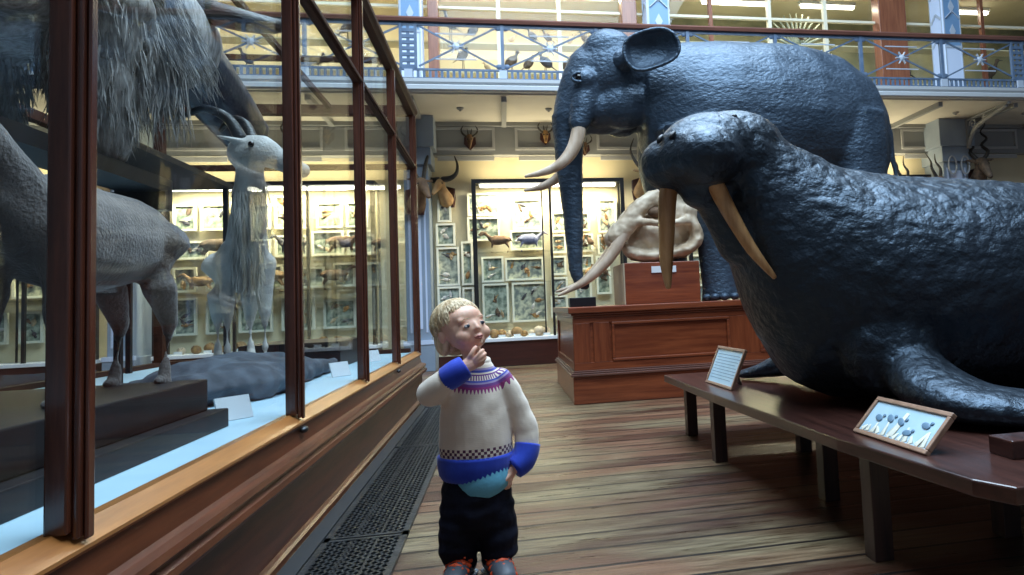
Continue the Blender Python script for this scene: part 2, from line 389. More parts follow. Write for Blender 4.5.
# upper gallery storey: cases with glass, mullions, posts
struct('ceiling_upper_case', MB().box(-7, 10.5, 5.98, 11, 11.9, 6.05), M['cream'])
struct('wall_upper_fascia', MB().box(-7, 10.42, 5.98, 11, 10.56, 8.6), M['wallpaint'])
struct('wall_upper_case_base', MB().box(-7, 10.5, 3.78, 11, 10.62, 4.18), M['whiteline'])
sh = MB()
for z in (4.52, 4.98): sh.box(-7, 10.72, z-.02, 1.9, 11.0, z)
struct('trim_upper_case_shelves', sh, M['cream'])
sh = MB()
for z in (4.45, 5.1): sh.box(2.9, 10.74, z-.02, 11, 11.0, z)
struct('trim_upper_case_shelf_rear', sh, M['cream'])
struct('wall_upper_back_lining', MB().box(2.75, 11.86, 3.9, 11, 11.9, 5.98), M['olive'])
for i, x in enumerate([-5.9, -4.9, -3.9, -2.9, -1.95, 0.07, 1.0, 3.48, 4.5, 5.5, 8.5, 9.6]):
    m = MB().box(x-.03, 10.52, 4.18, x+.03, 10.6, 5.98)
    struct('trim_upper_mullion', m, M['brownpost'] if x in (3.48, 8.5, -2.9) else M['whiteline'])
struct('trim_upper_transom', MB().box(-7, 10.53, 5.42, 11, 10.59, 5.46), M['whiteline'])
for x0, x1 in ((-0.97, -0.82), (1.98, 2.22), (6.42, 6.93), (-5.6, -5.35), (9.9, 10.2)):
    struct('trim_brown_post', MB().box(x0, 10.4, 3.84, x1, 10.62, 6.0), M['brownpost'], bevel=.01)
struct('window_1', MB().box(-7, 10.565, 4.18, 11, 10.572, 5.98), M['glass2'])
# painted pillars with chevrons and diamonds, lower pilasters beneath
def gallery_pillar(n, x0, x1):
    yf = 10.1
    struct('trim_pillar_%d' % n, MB().box(x0, yf, 3.84, x1, yf+.34, 6.0), M['bluewhite'], bevel=.012)
    w = x1-x0; c = (x0+x1)/2
    MB().box(x0+.03, yf-.004, 4.9, x1-.03, yf, 6.0).build('trim_pillar_panel_%d' % n, M['chevron'])['kind'] = 'structure'
    g = MB()
    z = 4.95
    while z < 6.0:
        for (s, yy) in ((1, yf-.006),):
            g.bar((c-w*.38, yy, z), (c, yy, z+w*.36), .012, .045, (0, 1, 0)); g.bar((c, yy, z+w*.36), (c+w*.38, yy, z), .012, .045, (0, 1, 0))
        g.add([(c-w*.17, yf-.012, z+.20), (c, yf-.012, z+.08), (c+w*.17, yf-.012, z+.20), (c, yf-.012, z+.32),
               (c-w*.17, yf-.001, z+.20), (c, yf-.001, z+.08), (c+w*.17, yf-.001, z+.20), (c, yf-.001, z+.32)],
              [(0, 1, 2, 3), (4, 7, 6, 5), (0, 4, 5, 1), (1, 5, 6, 2), (2, 6, 7, 3), (3, 7, 4, 0)])
        for xs in (x0-.006,):
            g.bar((xs, yf+.04, z), (xs, yf+.17, z+.12), .045, .012, (1, 0, 0)); g.bar((xs, yf+.17, z+.12), (xs, yf+.30, z), .045, .012, (1, 0, 0))
        z += .42
    for a in (x0+.012, x1-.03): g.box(a, yf-.008, 3.9, a+.018, yf, 6.0)
    g.box(x0+.01, yf-.01, 4.86, x1-.01, yf, 4.9)
    g.box(x0-.008, yf+.31, 3.9, x0, yf+.33, 6.0); g.box(x0-.008, yf+.02, 3.9, x0, yf+.04, 6.0)
    struct('trim_pillar_chevrons_%d' % n, g, M['raillite'])
for i, (a, b) in enumerate(((-1.34, -1.03), (2.32, 2.68), (7.40, 7.74), (-5.1, -4.8))): gallery_pillar(i+1, a, b)
def pilaster(n, x0, x1):
    m = MB(); yf = 10.22
    m.box(x0, yf, 0, x1, WY, 3.17); m.box(x0-.04, yf-.04, 0, x1+.04, WY, .42); m.box(x0-.05, yf-.06, 2.95, x1+.05, WY, 3.2)
    m.box(x0-.1, yf-.1, 3.2, x1+.1, WY, 3.66)
    struct('wall_pilaster_%d' % n, m, M['bluegrey'], bevel=.008)
    g = MB(); w = x1-x0
    g.box(x0+.05, yf-.012, .55, x0+.075, yf, 2.85); g.box(x1-.075, yf-.012, .55, x1-.05, yf, 2.85)
    g.box(x0+.12, yf-.01, .6, x1-.12, yf, 2.8)
    g.box(x0-.045, yf-.05, .38, x1+.045, yf, .44)
    struct('trim_pilaster_stripes_%d' % n, g, M['bluewhite'])
for i, (a, b) in enumerate(((-1.34, -1.0), (2.3, 2.66), (7.3, 7.75), (-5.1, -4.8))): pilaster(i+1, a, b)
# column capital ovals on the right pilaster
g = MB()
for cx_ in (7.42, 7.66):
    g.tube([(cx_+.075*math.cos(a), 10.15, 2.88+.15*math.sin(a)) for a in [k*PI/8 for k in range(17)]], [.016]*17, 6, (0, 1, 0), False)
struct('trim_capital_ovals', g, M['greylite'], smooth=True)
struct('baseboard_back', MB().box(-7, 10.7, 0, 11, WY, .16), M['redbase'])

# ------------------------------------------------------------------ gallery railing
rl = thing('gallery_railing', 'long blue ironwork railing with wooden handrail along the upper gallery', 'railing', (0, 9.1, 3.845))
rl_m = MB(); rl_m.prism_x([(9.05, 4.60), (9.04, 4.64), (9.07, 4.67), (9.13, 4.67), (9.16, 4.64), (9.15, 4.60)], -7, 11)
rl_m.build('handrail', M['rail'], rl)
fz = MB(); fz.box(-7, 9.085, 3.845, 11, 9.115, 3.87); fz.box(-7, 9.085, 3.965, 11, 9.115, 3.99); fz.box(-7, 9.085, 4.56, 11, 9.115, 4.6)
x = -7.0; k = 0
while x < 11:
    fz.box(x, 9.09, 3.87, x+.035, 9.11, 3.965); x += .075
fz.build('pierced_frieze', M['railblue'], rl)
for i, x in enumerate(posts_x):
    heavy = abs(x+1.1) < .01 or abs(x-7.9) < .01 or abs(x+4.85) < .01
    p = MB()
    if heavy:
        p.box(x-.11, 9.08, 3.99, x-.075, 9.12, 4.6); p.box(x+.075, 9.08, 3.99, x+.11, 9.12, 4.6); z = 3.99
        while z < 4.55: p.box(x-.075, 9.085, z, x+.075, 9.115, z+.045); p.box(x-.02, 9.09, z+.045, x+.02, 9.11, z+.085); z += .08
    else:
        p.box(x-.022, 9.075, 3.99, x+.022, 9.125, 4.6)
        for s in (-1, 1):
            for z in (4.03, 4.55): p.ell((x+s*.05, 9.1, z), (.045, .015, .035))
    p.build('railing_post', M['railblue'], rl)
    MB().box(x-.05, 9.06, 3.86, x+.05, 9.125, 3.97).build('post_block', M['raillite'], rl)
for a, b in zip(posts_x, posts_x[1:]):
    x0, x1 = a+.07, b-.07; c = (x0+x1)/2; z0, z1 = 4.02, 4.56; zc = (z0+z1)/2
    if abs(a+1.1) < .01 or abs(a-7.9) < .01: x0 += .06
    p = MB()
    p.bar((x0, 9.1, z0), (x1, 9.1, z1), .018, .022); p.bar((x0, 9.1, z1), (x1, 9.1, z0), .018, .022)
    cr = p.build('cross_brace', M['railblue'], rl)
    q = MB(); q.ell((c, 9.1, zc), (.055, .03, .05), None, 8, 6)
    for k in range(6):
        an = k*PI/3; q.bar((c, 9.095, zc), (c+.10*math.cos(an), 9.095, zc+.10*math.sin(an)), .012, .03, (0, 1, 0))
    q.bar((c-.26, 9.1, zc+.17), (c+.26, 9.1, zc+.17), .016, .014); q.bar((c-.26, 9.1, zc-.17), (c+.26, 9.1, zc-.17), .016, .014)
    q.build('boss', M['raillite'], cr)

# brackets under the gallery
for i, x in enumerate((-1.17, 7.72)):
    b = thing('gallery_bracket', ['curled iron bracket under the gallery above the left pilaster', 'curled iron bracket under the gallery at the right column'][i], 'bracket', (x, 10.22, 3.2), 'iron gallery brackets')
    p = MB(); p.tube([(x, 10.1, 3.22), (x, 9.95, 3.42), (x, 9.7, 3.52), (x, 9.2, 3.62)], [.035]*4, 8, (1, 0, 0), sub=4)
    p.bar((x, 10.12, 3.62), (x, 9.12, 3.645), .06, .03); p.box(x-.03, 10.08, 3.15, x+.03, 10.13, 3.64)
    p.build('arm', M['grey'], b, smooth=False)
    for (cy_, cz_, r_) in ((9.97, 3.53, .085), (9.68, 3.575, .045)):
        s = MB(); s.tube([(x, cy_+r_*(1-k/18)*math.cos(k*.55), cz_+r_*(1-k/18)*math.sin(k*.55)) for k in range(16)], [.013]*16, 6, (1, 0, 0))
        s.build('scroll', M['greylite'], b, smooth=True)

# ------------------------------------------------------------------ wall cases
def wall_case(label, x0, x1, mids, lamp_label):
    yf, yb = 10.28, 10.72
    t = thing('wall_case', label, 'display case', ((x0+x1)/2, 10.5, 0), 'glazed wall cases')
    MB().box(x0, yf, 0, x1, yb, .36).build('base', M['redbase'], t, bevel=.01)
    MB().box(x0, yf-.03, .36, x1, yb, .41).build('sill', M['card'], t, bevel=.006)
    MB().box(x0+.04, yf+.05, .42, x1-.04, yf+.06, 2.70)
    f = MB()
    f.box(x0, yf, .41, x0+.06, yf+.06, 2.75); f.box(x1-.06, yf, .41, x1, yf+.06, 2.75); f.box(x0+.06, yf, 2.69, x1-.06, yf+.06, 2.75)
    f.box(x0, yf+.06, 2.72, x1, yb, 2.75)
    for a in mids: f.box(a-.018, yf+.005, .41, a+.018, yf+.05, 2.69)
    f.box(x0, yb-.06, .41, x0+.03, yb, 2.72); f.box(x1-.03, yb-.06, .41, x1, yb, 2.72)
    f.build('frame', M['blackframe'], t)
    xs = [x0+.06]+list(mids)+[x1-.06]
    for a, b in zip(xs, xs[1:]):
        MB().box(a, yf+.02, .41, b, yf+.026, 2.69).build('glass_pane', M['glass2'], t)
    for z in (1.22, 1.68):
        MB().box(x0+.06, yf+.1, z-.008, x1-.06, yb-.1, z).build('glass_shelf', M['glass2'], t)
    for a in mids: MB().bar((a-.12, yf+.1, .42), (a-.12, yf+.1, 2.69), .02, .02, (0, 1, 0)).build('shelf_upright', M['blackframe'], t)
    l = thing('tube_lamp', lamp_label, 'lamp', ((x0+x1)/2, yf+.12, 2.68), 'tube lamps inside the wall cases')
    MB().box(x0+.12, yf+.09, 2.645, x1-.12, yf+.15, 2.685).build('tube', M['tube'], l)
    MB().box(x0+.1, yf+.08, 2.685, x1-.1, yf+.16, 2.719).build('lamp_housing', M['card'], l)
    cl = bpy.data.lights.new('added_upward_fill', 'AREA'); cl.shape = 'RECTANGLE'; cl.size = x1-x0-.2; cl.size_y = .25  # added unseen fill, shines up to brighten the wall and soffit
    cl.energy = 9*(x1-x0); cl.color = (1.0, 0.86, 0.55)
    cl_o = bpy.data.objects.new('added_upward_fill', cl); COL.objects.link(cl_o); cl_o.location = ((x0+x1)/2, yf+.18, 2.77); cl_o.rotation_euler = (PI, 0, 0)
    ld = bpy.data.lights.new('case_light', 'AREA'); ld.shape = 'RECTANGLE'; ld.size = x1-x0-.3; ld.size_y = .08
    ld.energy = 34*(x1-x0); ld.color = (1.0, 0.90, 0.62)
    lo = bpy.data.objects.new('case_light', ld); COL.objects.link(lo); lo.location = ((x0+x1)/2, yf+.12, 2.635); lo.rotation_euler = (math.radians(8), 0, 0)
wall_case('glazed wall case with black frame facing the hall behind the standing child', -.40, 1.87, (.74,), 'white tube lamp in the wall case behind the child')
wall_case('black-framed wall case behind the elephant pedestal and tusked skull', 2.85, 5.0, (3.9,), 'white tube lamp in the case behind the elephant legs')
wall_case('far right glazed wall case under the gallery behind the walrus', 5.15, 7.1, (6.1,), 'white tube lamp in the far right wall case')
wall_case('wall case seen through the far panes of the large glass cabinet', -4.6, -1.75, (-3.6, -2.65), 'white tube lamp seen through the large glass cabinet')
wall_case('wall case seen behind the goat at the far left', -6.9, -5.25, (-6.1,), 'white tube lamp in the far left wall case')

# framed specimen boxes
def specimen_box(x0, z0, x1, z1, label, group, seed, y=10.68):
    r = random.Random(seed); d = .05
    t = thing('specimen_box', label, 'specimen box', ((x0+x1)/2, y, z0), group)
    f = MB(); w = .03
    f.box(x0, y-d, z0, x1, y, z0+w); f.box(x0, y-d, z1-w, x1, y, z1); f.box(x0, y-d, z0+w, x0+w, y, z1-w); f.box(x1-w, y-d, z0+w, x1, y, z1-w)
    f.build('frame', M['boxframe'], t)
    MB().box(x0+w, y-.012, z0+w, x1-w, y-.002, z1-w).build('backing', M['specback'], t)
    n = max(2, int((x1-x0)*(z1-z0)*28))
    for k in range(min(n, 7)):
        cx_ = r.uniform(x0+.09, x1-.09) if x1-x0 > .2 else (x0+x1)/2; cz_ = r.uniform(z0+.08, z1-.08)
        m = MB(); a = r.uniform(0, PI)
        m.ell((cx_, y-.02, cz_), (r.uniform(.03, .06), .014, r.uniform(.018, .035)), Matrix.Rotation(a, 3, 'Y'), 8, 6)
        m.ell((cx_+.04*math.cos(a), y-.022, cz_-.04*math.sin(a)), (.02, .012, .016), None, 7, 5)
        m.tube([(cx_-.03*math.cos(a), y-.02, cz_+.03*math.sin(a)), (cx_-.09*math.cos(a), y-.018, cz_+.07*math.sin(a))], [.010, .004], 5)
        m.build('specimen', r.choice([M['birdbrown'], M['birddark'], M['ochre'], M['whitefur'], M['birdtan']]), t, smooth=True)
BX = [(-0.92,2.17,-0.72,2.51),(-0.95,1.81,-0.67,2.15),(-0.95,1.21,-0.62,1.79),(-0.95,0.66,-0.61,1.2),(-0.48,2.25,-0.01,2.6),(-0.49,1.87,-0.01,2.235),
 (-0.59,1.21,-0.42,1.87),(-0.59,0.65,-0.42,1.18),(0.19,2.03,0.63,2.5),(0.14,1.71,0.65,2.02),(0.05,1.25,0.63,1.6),(-0.3,1.24,0.03,1.63),(-0.3,0.63,0.09,1.22),(0.14,0.62,0.66,1.22),
 (0.78,1.97,1.0,2.29),(1.15,1.98,1.37,2.28),(1.5,1.95,1.8,2.48),(0.76,1.65,0.99,1.94),(1.2,1.66,1.41,1.94),(1.48,1.61,1.7,1.92),(0.74,1.31,0.98,1.61),(1.18,1.38,1.4,1.61),(1.44,1.37,1.66,1.59),
 (0.74,1.02,0.99,1.28),(1.44,0.99,1.67,1.34),(0.72,0.66,0.98,1.0),(1.1,0.7,1.36,1.3)]
BL = ['small white-framed specimen box topmost beside the antelope head','white-framed specimen box second from top beside the left pilaster','tall white-framed specimen box halfway up beside the left pilaster',
 'lowest specimen box beside the left pilaster behind the child','white-framed box top left inside the case behind the child','white-framed box below the top left one in the case behind the child',
 'narrow upright specimen box just left of the black case frame','narrow low specimen box just left of the black case frame','large square picture box hung alone near the top of the case',
 'wide shallow specimen box under the square picture box','wide bluish specimen box at the middle of the left case pane','specimen box left of the wide bluish one',
 'yellowish specimen box at lower left of the case above the child','large dark green specimen box at lower centre of the case','upper specimen box just right of the central case bar',
 'specimen box behind the elephant trunk in the upper row','tall specimen box at the upper right end of the case by the trunk','second-row specimen box just right of the central case bar',
 'second-row specimen box behind the elephant trunk','second-row specimen box at the right end of the case','third-row specimen box just right of the central case bar',
 'third-row specimen box behind the elephant trunk','third-row specimen box at the right end of the case','fourth-row specimen box just right of the central case bar',
 'fourth-row specimen box at the right end of the case','lowest specimen box just right of the central case bar','low specimen box behind the tip of the elephant trunk']
for i, (b, l) in enumerate(zip(BX, BL)): specimen_box(*b, l, 'framed specimen boxes on the back wall', i)
def box_grid(x0, x1, where, grp, seed):
    r = random.Random(seed); rows = [(2.12, 2.6), (1.72, 2.08), (1.26, 1.66), (.66, 1.18)]
    rn = ['top row', 'second row', 'third row', 'bottom row']
    for j, (za, zb) in enumerate(rows):
        x = x0; k = 0
        while x < x1-.3:
            w = r.choice((.3, .36, .44)); w = min(w, x1-x)
            specimen_box(x, za, x+w, zb-r.choice((0, .05, .1)), '%s, %s, %s from the left' % (where, rn[j], ORD[k]), grp, seed*100+j*20+k); x += w+r.choice((.05, .12)); k += 1
box_grid(-4.5, -1.8, 'white-framed box seen through the cabinet', 'specimen boxes seen through the cabinet', 3)
box_grid(-6.85, -5.3, 'white-framed box in the far left wall case', 'specimen boxes in the far left case', 4)
box_grid(2.9, 4.95, 'white-framed box in the case behind the elephant', 'specimen boxes behind the elephant', 5)
box_grid(5.2, 7.05, 'white-framed box in the far right case behind the walrus', 'specimen boxes behind the walrus', 6)

# ------------------------------------------------------------------ animals (generator for small mounts)
def beast(name, label, cat, x, y, z, s, yaw, mat, group=None, long_neck=0.0, horn=None, vox=.012, tail=.35, stout=1.0, body_name='body', hornmat=None, headdown=0.0, headyaw=0.0, hs=1.0):
    """four-legged mount, body length s, facing +x before turning"""
    t = thing(name, label, cat, (x, y, z), group)
    m = MB(); L = s; h = .62*s
    bx = [(-.5, .80, .10), (-.44, .80, .155), (-.25, .78, .17*stout), (0, .75, .185*stout), (.25, .77, .185*stout), (.42, .82, .14), (.5, .88, .09)]
    m.tube([(a*L, 0, b*L*.82) for a, b, c in bx], [(c*L*.8, c*L) for a, b, c in bx], 12)
    nk = .28+long_neck
    hx, hz = .5+.20-.1*long_neck, .82*.82+nk-headdown
    m.tube([(.38*L, 0, .68*L), (.55*L, 0, (.68+nk*.55-headdown*.5)*L), (hx*L, 0, hz*L)], [.125*L, .085*L, .07*L], 10, sub=3)
    pv = Vector((hx*L, 0, hz*L)); HT = Matrix.Translation(pv) @ Matrix.Rotation(headyaw, 4, 'Z') @ Matrix.Scale(hs, 4) @ Matrix.Translation(-pv)
    hm = MB(); hm.tube([(hx*L-.03*L, 0, hz*L), (hx*L+.06*L, 0, hz*L), (hx*L+.13*L, 0, hz*L-.04*L), (hx*L+.25*L, 0, hz*L-.10*L)], [(.075*L, .08*L), (.068*L, .075*L), (.045*L, .05*L), (.033*L, .035*L)], 12, sub=2)
    for sy in (-1, 1): hm.tube([(hx*L-.01*L, sy*.05*L, hz*L+.04*L), (hx*L-.06*L, sy*.13*L, hz*L+.05*L)], [(.03*L, .014*L), (.012*L, .008*L)], 6)
    hm.xf(HT); m.add(hm.v, hm.f)
    for sy in (-1, 1):
        m.tube([(.36*L, sy*.09*L, .6*L), (.36*L, sy*.10*L, .40*L), (.38*L, sy*.10*L, .30*L), (.365*L, sy*.10*L, .08*L), (.37*L, sy*.10*L, .0), ], [.085*L, .05*L, .038*L, .026*L, .032*L], 8)
        m.ell((.40*L, sy*.10*L, .02*L), (.045*L, .03*L, .022*L))
        m.tube([(-.38*L, sy*.09*L, .62*L), (-.34*L, sy*.10*L, .44*L), (-.44*L, sy*.10*L, .27*L), (-.40*L, sy*.10*L, .08*L), (-.39*L, sy*.10*L, .0)], [.12*L, .075*L, .038*L, .027*L, .032*L], 8)
        m.ell((-.36*L, sy*.10*L, .02*L), (.045*L, .03*L, .022*L))
    if tail: m.tube([(-.5*L, 0, .72*L), (-.60*L, 0, (.72-tail*.4)*L), (-.64*L, 0, (.72-tail)*L)], [.035*L, .028*L, .012*L], 7, sub=2)
    rot = Matrix.Translation((x, y, z)) @ Matrix.Rotation(yaw, 4, 'Z')
    m.xf(rot); m.build(body_name, mat, t, remesh=vox, iters=3)
    for sy in (-1, 1):
        MB().ell((hx*L+.05*L, sy*.066*L, hz*L+.02*L), .014*L, None, 8, 6).xf(rot @ HT).build('eye', M['eye'], t, smooth=True)
    if horn:
        for sy in (-1, 1):
            p = [(hx*L-.02*L+a*L, sy*(.04+b)*L, hz*L+.06*L+c*L) for a, b, c in horn]
            MB().tube(p, [.028*L*(1-k/len(p)*.8) for k in range(len(p))], 8, sub=3).xf(rot @ HT).build('horn', hornmat or M['horn'], t, smooth=True)
    return t

def bird(label, x, y, z, s, yaw, mat, group, tall=0.0, kind='bird'):
    t = thing('mounted_bird', label, 'bird', (x, y, z), group)
    lh = (.22+tall)*s; m = MB()
    m.ell((0, 0, lh+.26*s), (.30*s, .16*s, .17*s), Matrix.Rotation(-.75, 3, 'Y'), 12, 8)
    m.tube([(.14*s, 0, lh+.38*s), (.20*s, 0, lh+(.52+tall*.4)*s), (.24*s, 0, lh+(.62+tall*.6)*s)], [.09*s, .055*s, .06*s], 8)
    m.ell((.25*s, 0, lh+(.64+tall*.6)*s), (.085*s, .065*s, .07*s), None, 8, 6)
    m.tube([(-.16*s, 0, lh+.10*s), (-.42*s, 0, lh-.12*s)], [(.08*s, .03*s), (.06*s, .012*s)], 8)
    rot = Matrix.Translation((x, y, z)) @ Matrix.Rotation(yaw, 4, 'Z')
    m.xf(rot).build('body', mat, t, smooth=True, remesh=.016*s+.004, iters=2)
    MB().tube([(.31*s, 0, lh+(.64+tall*.6)*s), (.44*s, 0, lh+(.61+tall*.6)*s)], [.022*s, .005*s], 6).xf(rot).build('beak', M['horn'], t, smooth=True)
    l = MB()
    for sy in (-1, 1):
        l.tube([(.02*s, sy*.05*s, lh+.16*s), (.04*s, sy*.05*s, 0)], [.014*s, .012*s], 5)
        l.tube([(-.02*s, sy*.05*s, .008*s), (.10*s, sy*.05*s, .008*s)], [.010*s, .006*s], 5)
    l.xf(rot).build('leg', M['horn'], t)
    return t
G = 'mounted birds in the upper gallery cases'
BR = [(-.66, 4.98, .42, 2.6, 'birddark', .25, 'tall dark wading bird on the upper shelf by the brown post'),
 (-.33, 4.98, .34, .5, 'birddark', .15, 'dark bird with raised neck right of the tall wader, upper shelf'),
 (-.50, 4.52, .36, .6, 'birdbrown', .25, 'long-legged brown bird on the lower shelf by the brown post'),
 (-.12, 4.52, .20, 2.7, 'birdtan', 0, 'small tan bird on the lower shelf just left of the first railing post'),
 (.25, 4.52, .40, .4, 'birdbrown', 0, 'brown bird of prey on the lower shelf just right of the cream mullion'),
 (.52, 4.52, .34, .5, 'birdbrown', 0, 'second brown hawk along the lower shelf'),
 (.80, 4.52, .40, 2.6, 'birddark', 0, 'large dark hawk near the middle of the lower shelf'),
 (1.13, 4.52, .34, .5, 'birdbrown', 0, 'brown hawk on the lower shelf nearest the elephant forehead'),
 (.27, 4.98, .22, .5, 'birdtan', 0, 'small tan bird on the upper shelf right of the cream mullion'),
 (.60, 4.98, .30, 2.5, 'birddark', .05, 'upright dark bird on the upper shelf between two small tan ones'),
 (.84, 4.98, .28, 2.6, 'birdbrown', .05, 'leaning brown bird on the upper shelf by the second mullion'),
 (1.2, 4.98, .24, .5, 'birdtan', 0, 'small tan bird on the upper shelf above the elephant forehead'),
 (1.45, 4.98, .30, 2.6, 'birdbrown', 0, 'brown bird on the upper shelf left of the red brown post'),
 (1.5, 4.52, .32, 2.6, 'birdtan', 0, 'tan bird on the lower shelf behind the elephant crown'),
 (1.75, 4.98, .26, .4, 'birddark', 0, 'dark bird on the upper shelf beside the red brown post')]
for k, (x, z, s, yw, mt, tl, lab) in enumerate(BR): bird(lab, x, 10.86, z, s*1.12, yw, M[mt], G, tl)
for k, (x, s, mt) in enumerate([(.42, .17, 'birdtan'), (.66, .19, 'birdtan'), (.95, .18, 'birdbrown'), (-.30, .17, 'birdtan')]):
    bird('little bird standing at the front of the lower shelf, %s from the left' % ORD[k], x, 10.76, 4.28, s, .5+k*2, M[mt], 'little birds low in the upper gallery case')
struct('trim_low_bird_ledge', MB().box(-.8, 10.66, 4.24, 1.95, 10.85, 4.28), M['cream'])
for k, (x, s, mt, tl) in enumerate([(-2.2, .4, 'birddark', .1), (-2.6, .35, 'birdbrown', 0), (-3.2, .42, 'birdtan', .1), (-3.6, .36, 'birddark', 0), (-4.3, .4, 'birdbrown', .15), (-1.7, .36, 'birdbrown', .1)]):
    bird('mounted bird on the gallery shelf seen above the large cabinet, %s' % ['dark with thin neck', 'brown, leaning', 'tan with long legs', 'black and squat', 'brown with long legs', 'brown beside the pillar'][k], x, 10.86, 4.52 if k % 2 else 4.98, s, k*1.1, M[mt], 'birds on the gallery shelf above the large cabinet', tl)
for k, (x, z, s, mt, lab) in enumerate([(7.1, 4.45, .46, 'birddark', 'dark bird between the wide red brown post and the chevron column'), (5.2, 5.1, .34, 'birdbrown', 'brown bird in the gallery case left of the wide red brown post'),
        (8.2, 4.45, .46, 'birdbrown', 'brown bird in the gallery case right of the chevron column'), (8.85, 4.45, .44, 'birdbrown', 'brown bird in the right-hand end of the gallery case'), (8.1, 5.1, .24, 'birddark', 'small dark bird high in the case right of the chevron column')]):
    bird(lab, x, 10.86, z, s*1.15, 2.5-k, M[mt], 'birds in the right gallery cases', .05)
# spread tail feather fan above the elephant's back
fan = thing('feather_fan', 'pale spread fan of plumes in the gallery case above the elephant', 'plume', (5.25, 11.15, 3.85))
MB().tube([(5.25, 11.15, 3.85), (5.25, 11.15, 5.18)], [.03, .02], 6).build('stand', M['horn'], fan)
for k in range(15):
    a = math.radians(12+156*k/14); l = .62
    MB().tube([(5.25, 11.15, 5.18), (5.25+l*.5*math.cos(a), 11.13, 5.18+l*.55*math.sin(a)), (5.25+l*math.cos(a), 11.11, 5.18+l*math.sin(a))], [(.008, .006), (.022, .006), (.012, .004)], 6, (0, 1, 0)).build('plume', M['plantgreen'], fan, smooth=True)
# upper gallery tube lamps
for k, (x0, x1, lab) in enumerate([(-.7, .9, 'long tube lamp in the gallery bird case at the top left'), (1.1, 1.9, 'short tube lamp in the gallery case above the elephant head'), (3.5, 4.7, 'tube lamp in the gallery case above the elephant back'),
        (7.95, 9.0, 'tube lamp in the gallery case right of the chevron column'), (-4.5, -1.6, 'tube lamp in the gallery case seen above the large cabinet'), (5.3, 6.3, 'tube lamp left of the wide red brown gallery post')]):
    l = thing('tube_lamp', lab, 'lamp', ((x0+x1)/2, 11.0, 5.9), 'tube lamps in the upper gallery')
    MB().box(x0, 10.97, 5.87, x1, 11.03, 5.92).build('tube', M['tube'], l)
    MB().box(x0-.03, 10.95, 5.92, x1+.03, 11.05, 5.978).build('lamp_housing', M['card'], l)
    ld = bpy.data.lights.new('gallery_light', 'AREA'); ld.shape = 'RECTANGLE'; ld.size = x1-x0; ld.size_y = .1
    ld.energy = (15 if x1 < 3 else 7)*(x1-x0)+3; ld.color = (1.0, 0.88, 0.62)
    lo = bpy.data.objects.new('gallery_light', ld); COL.objects.link(lo); lo.location = ((x0+x1)/2, 11.0, 5.86)

# small mammals on the case shelves
beast('mounted_mammal', 'brown mounted mammal on the upper glass shelf above the child, facing left', 'mounted animal', -.02, 10.5, 1.68-.005, .30, PI, M['brownfur'], 'mammals on the shelf behind the child', vox=.009, stout=1.3)
beast('mounted_mammal', 'blue-grey mounted mammal with tan rump on the glass shelf above the child', 'mounted animal', .42, 10.5, 1.68-.005, .30, 0, M['bluefur'], 'mammals on the shelf behind the child', vox=.009, stout=1.5)
for k, (x, z, mt) in enumerate([(1.2, 1.68, 'ochre'), (1.35, 1.68, 'brownfur'), (1.55, 1.68, 'tanfur'), (1.3, 1.22, 'ochre'), (1.55, 1.22, 'brownfur')]):
    bird(['small ochre mount on the upper shelf behind the elephant trunk', 'small brown mount on the upper shelf right of the trunk', 'small tan mount at the right end of the upper shelf',
          'small ochre mount on the lower shelf right of the trunk', 'small brown mount at the right end of the lower shelf'][k], x, 10.5, z, .26, 2.2*k, M[mt], 'small mounts on the shelves beside the elephant trunk')
for k, (x, z, s, mt) in enumerate([(-2.25, 1.68, .36, 'brownfur'), (-2.9, 1.68, .34, 'birddark'), (-2.35, 1.22, .34, 'brownfur'), (-3.2, 1.22, .36, 'tanfur'), (-3.9, 1.68, .36, 'birdbrown'), (-4.1, 1.22, .3, 'ochre')]):
    beast('mounted_mammal', ['brown otter-like mount seen in the last cabinet panes, upper shelf', 'black mount on the upper shelf beside the case bar seen through the cabinet', 'brown mount on the lower shelf seen through the last cabinet panes',
        'tan mount on the lower shelf seen behind the goat', 'brown mount on the upper shelf seen beside the goat head', 'ochre mount on the lower shelf at the left seen through the cabinet'][k], 'mounted animal', x, 10.5, z-.005, s, PI*(k % 2), M[mt], 'mammals on the shelves seen through the cabinet', vox=.012, stout=1.3)
# shells and corals along the case bottoms with cards
def shells(x0, x1, n, where, grp, seed):
    r = random.Random(seed)
    for k in range(n):
        x = x0+(x1-x0)*(k+.5)/n; s = r.uniform(.045, .08)
        t = thing('shell_specimen', '%s, %s from the left' % (where, ORD[k]), 'shell', (x, 10.42, .41), grp)
        m = MB(); m.ell((x, 10.42+r.uniform(-.02, .05), .41+s*.9), (s*1.1, s*.8, s), None, 9, 7)
        for q in range(5):
            a = r.uniform(0, PI); m.tube([(x, 10.42, .41+s), (x+s*.9*math.cos(a), 10.42+r.uniform(-.03, .03), .41+s*1.0+s*.9*math.sin(a))], [s*.35, s*.1], 6)
        m.build('shell', M[r.choice(['ochre', 'ochre', 'tanfur', 'brownfur', 'bone'])], t, smooth=True)
        if k % 2 == 0: MB().box(x-.05, 10.335, .411, x+.05, 10.34, .455).build('card', M['card'], t)
shells(-.3, .68, 9, 'ochre shell specimen on the case floor behind the child', 'shells at the bottom of the case behind the child', 1)
shells(.8, 1.78, 8, 'ochre shell specimen at the case bottom under the trunk', 'shells under the trunk', 2)
shells(-4.4, -1.85, 14, 'ochre shell specimen seen low through the cabinet', 'shells seen through the cabinet', 3)
